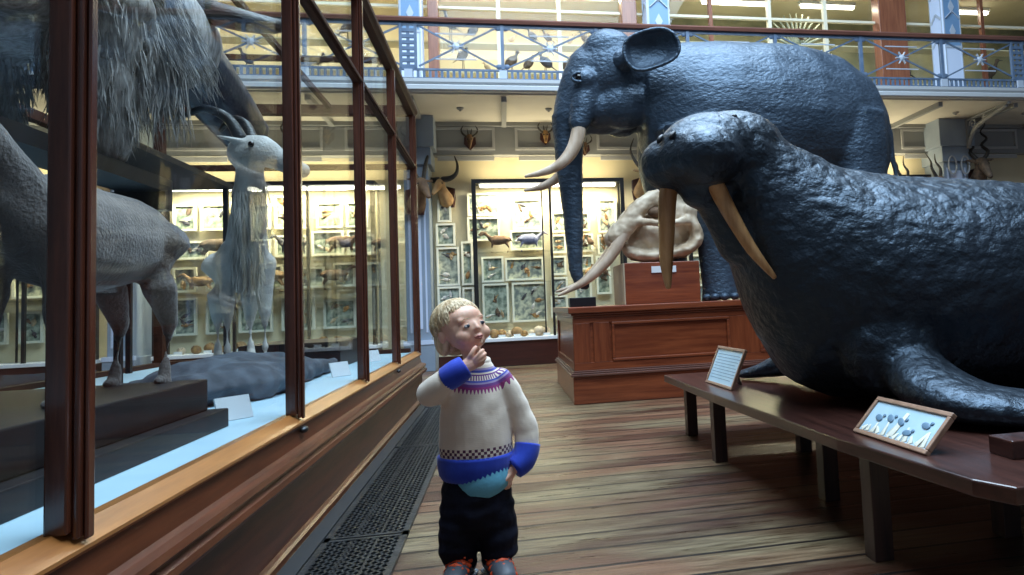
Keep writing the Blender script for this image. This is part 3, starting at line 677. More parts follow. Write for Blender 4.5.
# ------------------------------------------------------------------ antelope heads and horned skulls
def mounted_head(label, x, y, z, s, yaw, mat, hpts, hmat=None, group='mounted antelope heads', neck=True, hr=.09):
    """head mount, faces -y before turning; hpts one horn as (side, back, up) list"""
    t = thing('antelope_mount', label, 'mounted head', (x, y, z), group)
    rot = Matrix.Translation((x, y, z)) @ Matrix.Rotation(yaw, 4, 'Z')
    m = MB()
    m.tube([(0, .0, -.25*s), (0, -.22*s, -.05*s), (0, -.42*s, .2*s)], [.26*s, .19*s, .13*s], 12, sub=2) if neck else None
    m.tube([(0, -.38*s, .26*s), (0, -.55*s, .14*s), (0, -.85*s, -.16*s)], [(.16*s, .15*s), (.12*s, .13*s), (.065*s, .06*s)], 12, sub=2)
    for q in (-1, 1): m.tube([(q*.12*s, -.36*s, .32*s), (q*.36*s, -.30*s, .36*s)], [(.03*s, .06*s), (.015*s, .03*s)], 8)
    m.xf(rot).build('head', mat, t, remesh=.022*s+.003, iters=2)
    for q in (-1, 1):
        P = [(q*a*s, b*s-.36*s, c*s+.36*s) for a, b, c in hpts]
        MB().tube(P, [hr*s*(1-.85*k/(len(P)-1)) for k in range(len(P))], 8, sub=4).xf(rot).build('horn', hmat or M['horn'], t, smooth=True)
        MB().ell((q*.125*s, -.50*s, .22*s), .03*s, None, 8, 6).xf(rot).build('eye', M['eye'], t, smooth=True)
    MB().prism_y([(-.22*s, -.5*s), (.22*s, -.5*s), (.28*s, -.2*s), (.26*s, .12*s), (0, .2*s), (-.26*s, .12*s), (-.28*s, -.2*s)], -.001, .05*s+.02).xf(rot).build('wooden_shield', M['redbase'], t, bevel=.005)
    return t
mounted_head('black and tan antelope head with very long back-swept horns on the left pilaster', -1.17, 10.14, 2.5, .55, math.radians(28), M['brownfur'], [(.07, 0, 0), (.22, .2, .45), (.42, .35, 1.0), (.42, .5, 1.65), (.22, .7, 2.1)], hr=.06)
mounted_head('tan antelope head with hooked black horn right of the left pilaster', -.78, 10.66, 2.62, .46, math.radians(-25), M['tanfur'], [(.1, 0, 0), (.36, .03, .04), (.55, .05, .2), (.56, .08, .48), (.46, .1, .75)], hr=.11)
mounted_head('antelope head with curved horns behind the tusked skull', 2.1, 10.12, 2.62, .5, math.radians(10), M['tanfur'], [(.06, 0, 0), (.26, .1, .3), (.34, .2, .65), (.2, .25, 1.0)], hr=.07)
mounted_head('kudu head with tall spiral horns beside the right column', 7.95, 10.3, 2.72, .66, math.radians(-15), M['birdbrown'], [(.08, 0, 0), (.22, .05, .2), (.10, .12, .38), (.26, .16, .56), (.14, .22, .74), (.28, .26, .95), (.2, .3, 1.2)], hr=.055)
mounted_head('dark antelope head with wavy horns left of the right column', 6.95, 10.2, 2.42, .62, math.radians(20), M['brownfur'], [(.07, 0, 0), (.18, .05, .25), (.1, .12, .45), (.2, .2, .68)], hr=.05)
mounted_head('dark antelope head with wavy horns peeping over the walrus back', 6.35, 10.2, 2.38, .62, math.radians(20), M['brownfur'], [(.07, 0, 0), (.2, .05, .25), (.14, .12, .45), (.26, .2, .7)], hr=.05)
mounted_head('long-horned antelope head at the far left of the back wall', -4.95, 10.14, 2.45, .55, math.radians(-20), M['tanfur'], [(.07, 0, 0), (.2, .2, .45), (.35, .35, 1.0), (.35, .5, 1.5)], hr=.06)
def horned_skull(label, x, z, s, mat):
    t = thing('horned_skull', label, 'skull', (x, 10.5, z), 'small horned skulls on the frieze')
    MB().prism_y([(x-.6*s, z-.3*s), (x, z-.95*s), (x+.6*s, z-.3*s), (x+.55*s, z+.4*s), (x-.55*s, z+.4*s)], 10.50, 10.523).build('wooden_shield', M['redbase'], t)
    m = MB(); m.tube([(x, 10.46, z+.3*s), (x, 10.43, z-.1*s), (x, 10.42, z-.75*s)], [.36*s, .28*s, .12*s], 10, (0, 1, 0)); m.build('skull', mat, t, smooth=True)
    for q in (-1, 1):
        MB().tube([(x+q*.2*s, 10.45, z+.3*s), (x+q*.65*s, 10.42, z+.6*s), (x+q*.8*s, 10.42, z+1.0*s), (x+q*.6*s, 10.42, z+1.4*s)], [.13*s, .11*s, .08*s, .03*s], 8, sub=3).build('horn', M['horn'], t, smooth=True)
        MB().ell((x+q*.2*s, 10.405, z+.05*s), (.09*s, .05*s, .1*s), None, 8, 6).build('eye_socket', M['black'], t, smooth=True)
        MB().tube([(x+q*.1*s, 10.45, z+.4*s), (x+q*.22*s, 10.42, z+1.1*s)], [.08*s, .03*s], 6).build('inner_horn', M['horn'], t, smooth=True)
    return t
horned_skull('dark four-pronged skull on the grey frieze over the child', -.41, 3.37, .15, M['brownfur'])
horned_skull('yellow horned skull on the frieze left of the elephant trunk', .72, 3.44, .14, M['ochre'])
horned_skull('small dark skull below the frieze under the elephant chin', 1.32, 3.26, .13, M['brownfur'])
horned_skull('horned skull on the frieze at the far left behind the cabinet', -2.9, 3.4, .15, M['bone'])

# ------------------------------------------------------------------ elephant pedestal
PX0, PX1, PY0, PY1, PZ = .60, 4.75, 5.97, 7.75, .83
ped = thing('pedestal', 'panelled mahogany pedestal under the elephant', 'pedestal', (2.6, 6.85, 0))
MB().box(PX0, PY0, .26, PX1, PY1, .76).build('body', M['ped'], ped)
m = MB(); m.box(PX0-.03, PY0-.03, 0, PX1+.03, PY1+.03, .235); m.build('plinth', M['ped'], ped, bevel=.006)
def border(m, o, z0, z1):
    m.box(PX0-o, PY0-o, z0, PX1+o, PY1+o, z1)
m = MB(); border(m, .05, .235, .255); border(m, .04, .255, .27); border(m, .02, .27, .285); m.build('base_moulding', M['rail'], ped, bevel=.005)
m = MB(); border(m, .015, .735, .755); border(m, .03, .755, .775); border(m, .055, .775, PZ); m.build('top_board', M['ped'], ped, bevel=.008)
m = MB()
m.box(PX0-.012, PY0-.015, .69, PX1+.012, PY0, .735); m.box(PX0-.012, PY0-.015, .285, PX1+.012, PY0, .35)
m.build('rail', M['ped'], ped, bevel=.003)
xs = [(PX0-.012, .76), (1.99, 2.27), (3.42, 3.70), (4.55, PX1+.012)]
for a, b in [(PX0-.014, .73), (.76, .90)] + xs[1:]:
    MB().box(a, PY0-.016, .35, b, PY0, .69).build('stile', M['ped_z'], ped, bevel=.003)
for a, b in ((.92, 1.99), (2.27, 3.42), (3.70, 4.55)):
    m = MB(); w = .025
    for q in ((a, .35, b, .35+w), (a, .69-w, b, .69), (a, .35+w, a+w, .69-w), (b-w, .35+w, b, .69-w)): m.box(q[0], PY0-.022, q[1], q[2], PY0, q[3])
    m.build('panel_moulding', M['ped'], ped, bevel=.006)
m = MB(); m.box(PX0-.016, PY0, .69, PX0, PY1, .735); m.box(PX0-.016, PY0, .285, PX0, PY1, .35); m.box(PX0-.016, PY0, .35, PX0, PY0+.14, .69); m.box(PX0-.016, PY1-.14, .35, PX0, PY1, .69); m.build('side_frame', M['ped_z'], ped, bevel=.003)

# ------------------------------------------------------------------ elephant
EY = 6.8
el = thing('elephant', 'huge blue-grey mounted elephant standing on the mahogany pedestal', 'elephant', (2.5, EY, PZ))
m = MB()
prof = [(4.10, 2.72, 2.02, .18), (4.04, 2.95, 1.95, .34), (3.86, 3.20, 1.85, .50), (3.55, 3.38, 1.82, .64), (3.15, 3.47, 1.80, .71), (2.7, 3.52, 1.80, .73), (2.3, 3.53, 1.86, .69), (1.98, 3.50, 1.95, .60), (1.72, 3.48, 2.12, .47), (1.45, 3.48, 2.36, .36)]
m.rings([Vector((x, EY, (a+b)/2)) for x, a, b, w in prof], [Vector((0, -w, 0)) for x, a, b, w in prof], [Vector((0, 0, (a-b)/2)) for x, a, b, w in prof], 26)
m.ell((1.18, EY, 3.16), (.43, .37, .41), None, 22, 14)
for q in (-1, 1):
    m.ell((1.13, EY+q*.14, 3.36), (.26, .19, .22), None, 14, 10)       # twin crown domes
    m.ell((.86, EY+q*.16, 2.92), (.18, .15, .20))                          # cheek to tusk sheath
    m.tube([(.88, EY+q*.17, 2.95), (.82, EY+q*.21, 2.72), (.78, EY+q*.23, 2.60)], [.15, .125, .105], 12)
    m.ell((1.25, EY+q*.14, 2.82), (.30, .21, .26)); m.ell((1.02, EY+q*.12, 2.78), (.20, .17, .19))
    m.ell((.85, EY+q*.29, 3.03), (.10, .07, .09))                        # brow
m.tube([(1.3, EY, 2.75), (1.05, EY, 2.62), (.90, EY, 2.60)], [(.14, .14), (.10, .09), (.05, .05)], 12)   # lower jaw
m.tube([(.98, EY, 3.15), (.84, EY, 2.96), (.735, EY, 2.74), (.70, EY, 2.50), (.695, EY, 2.25), (.705, EY, 1.95), (.715, EY, 1.6), (.715, EY, 1.32), (.725, EY, 1.16), (.765, EY, 1.06), (.82, EY, 1.035)],
       [(.30, .30), (.25, .26), (.20, .205), (.155, .155), (.135, .13), (.115, .11), (.095, .09), (.078, .075), (.068, .062), (.055, .05), (.045, .04)], 18, (0, 1, 0), sub=4)
def eleg(pts, rad): m.tube(pts, rad, 18, (1, 0, 0), sub=3, round_ends=False)
eleg([(1.86, 6.45, 2.55), (1.90, 6.42, 2.2), (1.99, 6.40, 1.85), (2.02, 6.40, 1.5), (2.05, 6.40, 1.2), (2.07, 6.40, .98), (2.08, 6.40, .84)], [.34, .31, .235, .19, .165, .165, .195])
eleg([(1.80, 7.15, 2.55), (1.80, 7.17, 2.2), (1.80, 7.18, 1.85), (1.79, 7.18, 1.5), (1.78, 7.18, 1.2), (1.78, 7.18, .98), (1.77, 7.18, .84)], [.34, .31, .235, .19, .165, .165, .195])
eleg([(3.58, 6.50, 2.6), (3.60, 6.44, 2.25), (3.58, 6.40, 1.75), (3.72, 6.40, 1.35), (3.78, 6.40, 1.05), (3.76, 6.40, .84)], [.36, .34, .26, .18, .165, .19])
eleg([(3.50, 7.10, 2.6), (3.55, 7.17, 2.25), (3.42, 7.18, 1.75), (3.48, 7.18, 1.35), (3.52, 7.18, 1.05), (3.50, 7.18, .84)], [.36, .34, .26, .18, .165, .19])
m.tube([(4.00, EY, 2.95), (4.14, EY-.05, 2.7), (4.19, EY-.10, 2.2), (4.24, EY-.12, 1.75), (4.26, EY-.12, 1.5)], [.09, .055, .042, .032, .03], 10, (0, 1, 0), sub=3)
def edisp(co, no):
    a = noise.noise(co*1.6)*.028 + noise.noise(co*5)*.008
    if co.x < .95 and co.z < 2.75: a = .0025*math.sin(co.z*95)*(.4+.6*noise.noise(co*3)) + noise.noise(co*7)*.003   # trunk rings
    return a
eb = m.build('body', M['eleph'], el, remesh=.024, iters=5, disp=edisp)
for v in eb.data.vertices: v.co.z = max(v.co.z, .001)
def ear(side):
    m = MB(); c = Vector((1.43, EY+side*.46, 3.22)); nu, nv = 28, 7; vs = []; fs = []
    for layer in (0, 1):
        for j in range(nv+1):
            r = j/nv
            for i in range(nu):
                a = 2*PI*i/nu
                ex = .255*(1+.10*math.cos(a-.5)); ez = .20*(1+.16*math.sin(a*2+.6))
                dx, dz = r*ex*math.cos(a), r*ez*math.sin(a)
                dy = side*(.03+.09*r**2.2*(.55+.45*math.cos(a-.4)) - .03*(1-r)) + side*dx*.10
                dy += side*(.03 if layer else 0)
                if r > .85: dy += side*.02
                vs.append(c+Vector((dx, dy, dz)))
        for j in range(nv):
            for i in range(nu):
                q = [layer*(nv+1)*nu+j*nu+i, layer*(nv+1)*nu+j*nu+(i+1) % nu, layer*(nv+1)*nu+(j+1)*nu+(i+1) % nu, layer*(nv+1)*nu+(j+1)*nu+i]
                fs.append(tuple(q if (layer == 1) == (side < 0) else q[::-1]))
    b = nv*nu; o = (nv+1)*nu
    for i in range(nu): fs.append((b+i, b+(i+1) % nu, o+b+(i+1) % nu, o+b+i))
    m.add(vs, fs)
    ring = [vs[o+b+i]+Vector((0, side*.005, 0)) for i in range(nu)]
    m.tube(ring+[ring[0]], [.020]*(nu+1), 8, (0, 1, 0), False)
    m.tube([c+Vector((-.20, -side*.12, -.02)), c+Vector((-.17, -side*.03, -.02))], [.12, .08], 10)
    m.build('ear', M['eleph'], el, remesh=.014, iters=3)
ear(-1); ear(1)
for q in (-1, 1):
    MB().ell((.785, EY+q*.325, 3.03), (.036, .028, .032)).build('eye', M['eye'], el, smooth=True)
    m = MB(); m.tube([(.785+.062*math.cos(a), EY+q*(.335-.03*abs(math.cos(a))), 3.03+.044*math.sin(a)) for a in [k*PI/7 for k in range(15)]], [.017]*15, 6, (0, 1, 0), False); m.build('eyelid', M['eleph'], el, smooth=True)
    P = [(.80, EY+q*.23, 2.70), (.765, EY+q*.25, 2.50), (.70, EY+q*.28, 2.33), (.59, EY+q*.30, 2.20), (.44, EY+q*.31, 2.12), (.25, EY+q*.31, 2.075)]
    if q == 1: P = [(.80, EY+.22, 2.66), (.775, EY+.24, 2.48), (.72, EY+.26, 2.30), (.60, EY+.28, 2.17), (.44, EY+.29, 2.08), (.26, EY+.29, 2.04)]
    MB().tube(P, [.072, .070, .064, .053, .038, .014], 14, (0, 1, 0), sub=4).build('tusk', M['ivory'], el, smooth=True)
for fx, fy in ((2.08, 6.40), (1.77, 7.18), (3.76, 6.40), (3.50, 7.18)):
    for a in (-2.75, -2.25, -1.75, -1.2):
        MB().ell((fx+.185*math.cos(a), fy+.185*math.sin(a), .865), (.050, .050, .036), None, 10, 6).build('toenail', M['eleph'], el, smooth=True)
m = MB()
for k in range(14):
    a = k*.45; m.tube([(4.26, EY-.12, 1.55), (4.26+.03*math.cos(a), EY-.12+.03*math.sin(a), 1.2)], [.008, .003], 4)
m.build('tail_tuft', M['horn'], el)

# ------------------------------------------------------------------ elephant skull on its box
bx = thing('wooden_box', 'reddish-brown wooden box carrying the tusked skull', 'box', (1.48, 6.55, PZ))
m = MB(); m.box(1.11, 6.27, PZ, 1.83, 6.85, 1.215); m.build('body', M['ped'], bx, bevel=.006)
MB().box(1.098, 6.262, PZ, 1.112, 6.85, 1.213).build('side_board', M['boxside'], bx, bevel=.003)
MB().box(1.365, 6.258, 1.115, 1.60, 6.268, 1.175).build('white_label', M['card'], bx)
sk = thing('elephant_skull', 'cream elephant skull with long curved tusks on the wooden box', 'skull', (1.48, 6.55, 1.215))
m = MB(); Y = 6.55
m.ell((1.68, Y, 1.66), (.17, .24, .24), None, 18, 12); m.ell((1.62, Y, 1.80), (.20, .20, .13), None, 16, 10)
m.ell((1.44, Y, 1.60), (.22, .10, .10), None, 14, 8); m.ell((1.56, Y, 1.50), (.28, .19, .21), None, 16, 10); m.ell((1.36, Y, 1.43), (.17, .09, .12), None, 14, 8)
for q in (-1, 1):
    m.tube([(1.60, Y+q*.12, 1.86), (1.45, Y+q*.13, 1.84), (1.33, Y+q*.13, 1.76), (1.22, Y+q*.125, 1.63), (1.12, Y+q*.12, 1.52), (1.07, Y+q*.12, 1.46)], [(.08, .05), (.08, .05), (.085, .07), (.09, .075), (.10, .075), (.09, .07)], 12, (0, 1, 0), sub=3)
    m.tube([(1.78, Y+q*.24, 1.62), (1.66, Y+q*.28, 1.585), (1.50, Y+q*.27, 1.57), (1.36, Y+q*.21, 1.60), (1.27, Y+q*.15, 1.62)], [(.05, .06), (.035, .035), (.03, .028), (.034, .04), (.05, .06)], 8, sub=3)
    m.tube([(1.53, Y+q*.25, 1.58), (1.55, Y+q*.23, 1.70), (1.60, Y+q*.20, 1.82)], [(.035, .03), (.025, .022), (.05, .03)], 8, (1, 0, 0), sub=2)
    m.tube([(1.80, Y+q*.20, 1.62), (1.84, Y+q*.19, 1.44), (1.74, Y+q*.18, 1.33), (1.52, Y+q*.15, 1.29), (1.34, Y+q*.10, 1.29), (1.22, Y+q*.05, 1.33), (1.17, Y+q*.02, 1.40)], [(.05, .09), (.06, .14), (.06, .14), (.055, .095), (.05, .08), (.045, .06), (.03, .03)], 12, (0, 1, 0), sub=3)
    m.tube([(1.66, Y+q*.12, 1.45), (1.42, Y+q*.10, 1.42)], [.06, .045], 8)
    m.ell((1.80, Y+q*.22, 1.70), (.08, .06, .10))
m.build('cranium', M['bone'], sk, remesh=.013, iters=3, disp=lambda c, n: noise.noise(c*12)*.014+noise.noise(c*30)*.005)
for q in (-1, 1):
    Y = 6.55+q*.13
    MB().tube([(1.16, Y, 1.56), (1.08, Y+q*.015, 1.40), (.98, Y+q*.03, 1.26), (.86, Y+q*.035, 1.14), (.72, Y+q*.03, 1.04), (.51, Y, .945 if q < 0 else .985)], [.060, .058, .053, .045, .033, .010], 12, (0, 1, 0), sub=4).build('tusk', M['ivory'], sk, smooth=True)
    MB().ell((1.47, 6.55+q*.135, 1.70), (.085, .06, .055)).build('eye_socket', M['brownfur'], sk, smooth=True)
sb = MB().box(.60, 6.30, PZ, .84, 6.46, .915).build('support_block', M['black'], None, origin=(.72, 6.38, PZ), bevel=.005)
tag(sb, 'small black support block under the skull tusks at the pedestal edge', 'block')

# ------------------------------------------------------------------ bench and walrus
BZ = .37
bn = thing('display_bench', 'low dark wooden platform bench carrying the walrus', 'bench', (2.6, 3.0, 0))
poly = [(1.02, 4.45), (1.035, 3.4), (1.09, 2.2), (1.155, 1.60), (1.20, 1.50), (4.7, 1.42), (4.7, 4.45)]
m = MB(); m.prism_z(poly, BZ-.045, BZ); m.build('top', M['bench'], bn, bevel=.006)
for x, y in ((1.095, 3.55), (1.165, 2.10), (1.31, 2.74), (1.59, 3.60), (1.68, 2.16), (2.9, 2.1), (2.9, 3.6), (4.5, 1.7), (4.5, 4.3), (1.15, 4.30)):
    MB().box(x-.033, y-.033, 0, x+.033, y+.033, BZ-.045).build('leg', M['benchleg'], bn, bevel=.003)
wy = 3.04
wa = thing('walrus', 'enormous dark mounted walrus with long tusks lying on the low bench', 'walrus', (2.3, wy, BZ))
m = MB()
prof = [(.97, 1.685, 1.28, .19, 2.92), (1.06, 1.69, .96, .27, 2.95), (1.16, 1.665, .66, .35, 3.0), (1.30, 1.57, .46, .46, wy), (1.5, 1.455, .375, .56, wy), (1.8, 1.405, .345, .65, wy), (2.2, 1.385, .34, .70, wy), (2.6, 1.35, .34, .70, wy),
        (3.0, 1.25, .34, .64, wy), (3.5, 1.02, .34, .50, wy), (3.95, .78, .345, .34, wy), (4.3, .60, .36, .2, wy)]
m.rings([Vector((x, y, (a+b)/2)) for x, a, b, w, y in prof], [Vector((0, -w, 0)) for x, a, b, w, y in prof], [Vector((0, 0, (a-b)/2)) for x, a, b, w, y in prof], 28)
D = Vector((-.86, -.5, 0)).normalized(); S = Vector((-.5, .86, 0)).normalized()      # the head turns towards the aisle
hc = Vector((1.02, 2.93, 1.50))
RH = Matrix(((D.x, S.x, 0), (D.y, S.y, 0), (0, 0, 1)))
m.ell(hc+Vector((.02, .02, -.01)), (.27, .24, .20), RH, 18, 12)
m.ell(hc+D*.12+Vector((0, 0, .0)), (.25, .225, .165), RH, 18, 12)
m.ell(hc+D*.17+Vector((0, 0, -.03)), (.19, .20, .15), RH, 16, 10)
for q in (-1, 1): m.ell(hc+D*.25+S*q*.10+Vector((0, 0, -.055)), (.16, .145, .125), RH, 16, 12)
m.ell(hc+D*.24+Vector((0, 0, .005)), (.15, .15, .10), RH)
m.ell(hc+D*.215+Vector((0, 0, -.05)), (.195, .225, .128), RH, 20, 12); m.ell(hc+D*.02+Vector((0, 0, -.05)), (.26, .25, .16), RH, 18, 12)
m.ell(hc+D*.19+Vector((0, 0, -.195)), (.10, .09, .065), RH)          # lower lip
m.tube([hc+D*.12+Vector((0, 0, -.18)), Vector((1.08, 2.95, 1.12))], [.10, .13], 12)
m.ell((1.6, 2.66, .62), (.24, .2, .22)); m.ell((1.6, 3.42, .62), (.24, .2, .22))
# near fore flipper
m.tube([(1.60, 2.56, .55), (1.58, 2.36, .485), (1.66, 2.20, .445), (1.82, 2.10, .43), (2.08, 2.06, .42), (2.4, 2.07, .405)], [(.12, .12), (.16, .095), (.19, .072), (.20, .058), (.19, .048), (.14, .033)], 18, sub=3)
m.tube([(1.70, 3.45, .58), (1.55, 3.66, .48), (1.44, 3.80, .43), (1.36, 3.90, .405)], [(.12, .11), (.12, .065), (.11, .045), (.08, .03)], 14, sub=3)
for q in (-1, 1): m.tube([(4.2, wy, .48), (4.4, wy+q*.15, .42), (4.62, wy+q*.3, .395)], [(.12, .1), (.12, .04), (.16, .022)], 12, sub=2)
def wdisp(co, no):
    a = noise.noise(co*2.2)*.013+noise.noise(co*7)*.004
    if co.x > 1.15 and co.z > .6: a += .004*(1-2*min(1, noise.voronoi(co*11)[0][0]*1.6))
    d = co-hc
    if d.dot(D) > .08 and co.z > 1.25: a = noise.noise(co*5)*.004
    return a
ob = m.build('body', M['walrus'], wa, remesh=.016, iters=5, disp=wdisp)
for v in ob.data.vertices:
    if v.co.z < 0.004: v.co.z = 0.0035
for q in (-1, 1):
    MB().ell(hc+D*.388+S*q*.037+Vector((0, 0, .030)), (.012, .011, .026), RH @ Matrix.Rotation(-.7, 3, 'Y'), 10, 7).build('nostril', M['black'], wa, smooth=True)
    MB().ell(hc+D*.12+S*q*.145+Vector((0, 0, .121)), (.016, .011, .011), RH, 10, 7).build('eye', M['black'], wa, smooth=True)
MB().tube([hc+D*.27-S*.105+Vector((0, 0, -.10)), (.918, 2.76, 1.28), (.965, 2.74, 1.17), (1.03, 2.73, 1.05), (1.115, 2.72, .935)], [(.040, .036), (.037, .033), (.032, .028), (.026, .022), (.011, .010)], 12, (0, 1, 0), sub=4).build('tusk', M['wivory'], wa, smooth=True)
MB().tube([hc+D*.27+S*.105+Vector((0, 0, -.10)), (.712, 2.88, 1.28), (.70, 2.87, 1.15), (.69, 2.86, 1.02), (.69, 2.85, .915)], [(.044, .038), (.040, .035), (.036, .03), (.03, .024), (.013, .011)], 12, (0, 1, 0), sub=4).build('tusk', M['wivory'], wa, smooth=True)

# framed notices on the bench
def notice(label, c, yaw, w, h, lean, art):
    t = thing('framed_notice', label, 'framed sign', c, None)
    rot = Matrix.Translation(c) @ Matrix.Rotation(yaw, 4, 'Z') @ Matrix.Rotation(-lean, 4, 'X')
    fr = MB(); f = .016; d = .018
    fr.box(-w/2, -d/2, 0, w/2, d/2, f); fr.box(-w/2, -d/2, h-f, w/2, d/2, h); fr.box(-w/2, -d/2, f, -w/2+f, d/2, h-f); fr.box(w/2-f, -d/2, f, w/2, d/2, h-f)
    fr.xf(rot).build('frame', M['noticeframe'], t, bevel=.003)
    MB().box(-w/2+f, -.002, f, w/2-f, .006, h-f).xf(rot).build('sheet', M['bluepaper'], t)
    if art == 'lines':
        m = MB(); r = random.Random(3)
        for k in range(9):
            z = h-f-.03-k*(h-.07)/9; x = -w/2+f+.02; e = w/2-f-.02-(.03 if k in (3, 8) else 0)
            while x < e-.01:
                q = r.uniform(.006, .02); m.box(x, -.0028, z, min(x+q, e), -.002, z+.0035); x += q+.005
        m.xf(rot).build('text_lines', M['inkblue'], t)
    else:
        m = MB(); r = random.Random(5)
        for k in range(5):
            cx_ = -w*.30+k*w*.15; cz_ = h*.45+r.uniform(-.02, .025)
            m.ell((cx_, -.004, cz_), (.022, .002, .012), Matrix.Rotation(r.uniform(-.6, .6), 3, 'Y'), 10, 6); m.ell((cx_+.02, -.004, cz_+.012), (.008, .002, .007), None, 8, 5)
        m.xf(rot).build('drawing', M['inkblue'], t, smooth=True)
        m = MB()
        m.tube([(-.01, -.003, f+.01), (.0, -.003, h*.5), (.005, -.003, h-f-.02)], [(.020, .001), (.012, .001), (.009, .001)], 8, (0, 1, 0));  # pale column is the glare on the picture, painted as a shape
        for k in range(12):
            x = -w*.42+k*w*.075; m.tube([(x, -.003, f+.004), (x+r.uniform(-.02, .02), -.003, f+r.uniform(.02, .06))], [(.013, .001), (.004, .001)], 6, (0, 1, 0))
        m.xf(rot).build('glare_and_landscape', M['glarepale'], t, smooth=True)
    st = MB(); st.bar((0, .01, h*.75), (0, .01+h*.55*math.sin(lean)+.05, .0), .03, .008, (1, 0, 0))
    st.add([], [])
    back = MB(); 
    a = rot @ Vector((0, .012, h*.7)); b = Vector((a.x, a.y, c[2]+.002))+(Matrix.Rotation(yaw, 3, 'Z') @ Vector((0, .05, 0)))
    back.bar(a, b, .06, .008, (1, 0, 0)); back.build('prop', M['benchleg'], t)
    return t
M['noticeframe'] = mk('notice_frame_wood', (0.30, 0.17, 0.11), 0.4, (0.42, 0.25, 0.17), 20)
M['bluepaper'] = mk('pale_blue_print', (0.40, 0.58, 0.68), 0.35, (0.50, 0.68, 0.78), 6)
M['inkblue'] = mk('printed_ink', (0.14, 0.24, 0.34), 0.5)
M['glarepale'] = mk('painted_glare_and_landscape', (0.85, 0.83, 0.70), 0.5)
notice('small portrait framed notice standing at the far end of the bench', (1.155, 3.70, BZ), math.radians(-88), .42, .225, math.radians(24), 'lines')
notice('wide framed picture notice leaning at the near front edge of the bench', (1.195, 2.06, BZ), math.radians(-88), .40, .155, math.radians(44), 'art')
wb = MB().box(1.385, 1.73, BZ, 1.51, 1.83, BZ+.052).build('wooden_block', M['bench'], None, origin=(1.45, 1.78, BZ), bevel=.004)
tag(wb, 'small dark wooden block on the bench beside the near flipper', 'block')

# ------------------------------------------------------------------ the large glass cabinet on the left
CX = -.80; Y0, Y1 = -1.2, 7.12; CB = -3.1
cab = thing('display_cabinet', 'huge mahogany and glass cabinet filling the left side of the aisle', 'display cabinet', (-1.95, 2.9, 0))
pf = [(-.95, .0), (-.775, .0), (-.775, .022), (-.785, .03), (-.80, .036), (-.80, .245), (-.785, .255), (-.765, .262), (-.752, .28), (-.756, .298), (-.772, .306), (-.768, .315), (-.758, .326), (-.766, .342), (-.79, .348), (-.805, .355), (-.82, .42), (-.95, .42)]
m = MB(); m.prism_y(pf, Y0, Y1); m.build('plinth', M['mahog_y'], cab)
m = MB(); m.prism_y([(-.87, .42), (-.812, .42), (-.803, .43), (-.803, .438), (-.812, .446), (-.842, .470), (-.87, .470)], Y0, Y1); m.build('sill', M['sill'], cab)
m = MB(); m.box(CB, Y0, .0, -.95, Y1, .42); m.build('carcass', M['redbase'], cab)
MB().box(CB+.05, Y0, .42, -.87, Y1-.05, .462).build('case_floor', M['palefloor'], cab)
py = [.15, 1.55, 3.02, 4.40, 5.70, 7.05]
for k, y in enumerate(py+[-1.15]):
    m = MB(); m.box(-.858, y-.042, .468, -.818, y+.042, 2.80); m.box(-.818, y-.028, .455, -.806, y+.028, 2.80); m.box(-.806, y-.013, .45, -.798, y+.013, 2.80)
    m.build('post', M['mahog_z'], cab, bevel=.006)
m = MB(); m.box(-.856, Y0, 2.262, -.815, Y1, 2.308); m.box(-.815, Y0, 2.272, -.802, Y1, 2.298); m.build('transom', M['mahog_top'], cab, bevel=.005)
m = MB(); m.prism_y([(-.87, 2.80), (-.81, 2.80), (-.80, 2.82), (-.785, 2.84), (-.785, 2.87), (-.87, 2.87)], Y0, Y1); m.build('cornice', M['mahog_top'], cab)
for a, b in zip([-1.15]+py, py):
    MB().box(-.848, a+.04, .46, -.843, b-.04, 2.27).build('glass_pane', M['glass'], cab)
    MB().box(-.848, a+.04, 2.30, -.843, b-.04, 2.81).build('glass_pane', M['glass'], cab)
m = MB()
for y in (1.55, 4.40, 7.0): m.box(CB, y-.04, .46, CB+.07, y+.04, 2.9)
m.box(CB, Y0, 2.25, CB+.07, Y1, 2.32); m.box(CB, Y0, 2.84, CB+.07, Y1, 2.90); m.box(CB, Y0, .42, CB+.07, Y1, .5)
m.build('rear_frame', M['mahog_top'], cab)
m = MB(); m.box(CB, 7.0, 2.80, -.86, 7.1, 2.87); m.box(CB, 7.02, 2.26, -.86, 7.08, 2.31); m.box(-2.0, 7.0, .46, -1.93, 7.08, 2.80); m.box(CB, 7.0, .42, -.9, 7.1, .5)
m.build('end_frame', M['mahog_top'], cab)
m = MB()
for y in [Y0+.02]+py: m.box(CB, y-.02, 2.86, -.80, y+.02, 2.90)
for x in (CB+.03, -2.35, -1.6, -.83): m.box(x-.02, Y0, 2.86, x+.02, Y1, 2.90)
m.build('roof_bars', M['mahog_top'], cab); MB().box(CB, Y0, 2.874, -.80, Y1, 2.880).build('roof_glass', M['glass2'], cab)
MB().box(CB+.03, Y0, .5, CB+.036, Y1, 2.85).build('glass_pane', M['glass2'], cab)
MB().box(CB+.07, 7.04, .5, -1.99, 7.046, 2.82).build('glass_pane', M['glass2'], cab)
MB().box(-1.94, 7.04, .5, -.86, 7.046, 2.82).build('glass_pane', M['glass2'], cab)
m = MB()
m.ell((-.80, 3.02, .405), (.016, .03, .014)); m.ell((-.80, 5.6, .405), (.016, .03, .014)); m.build('latch', M['iron'], cab, smooth=True)

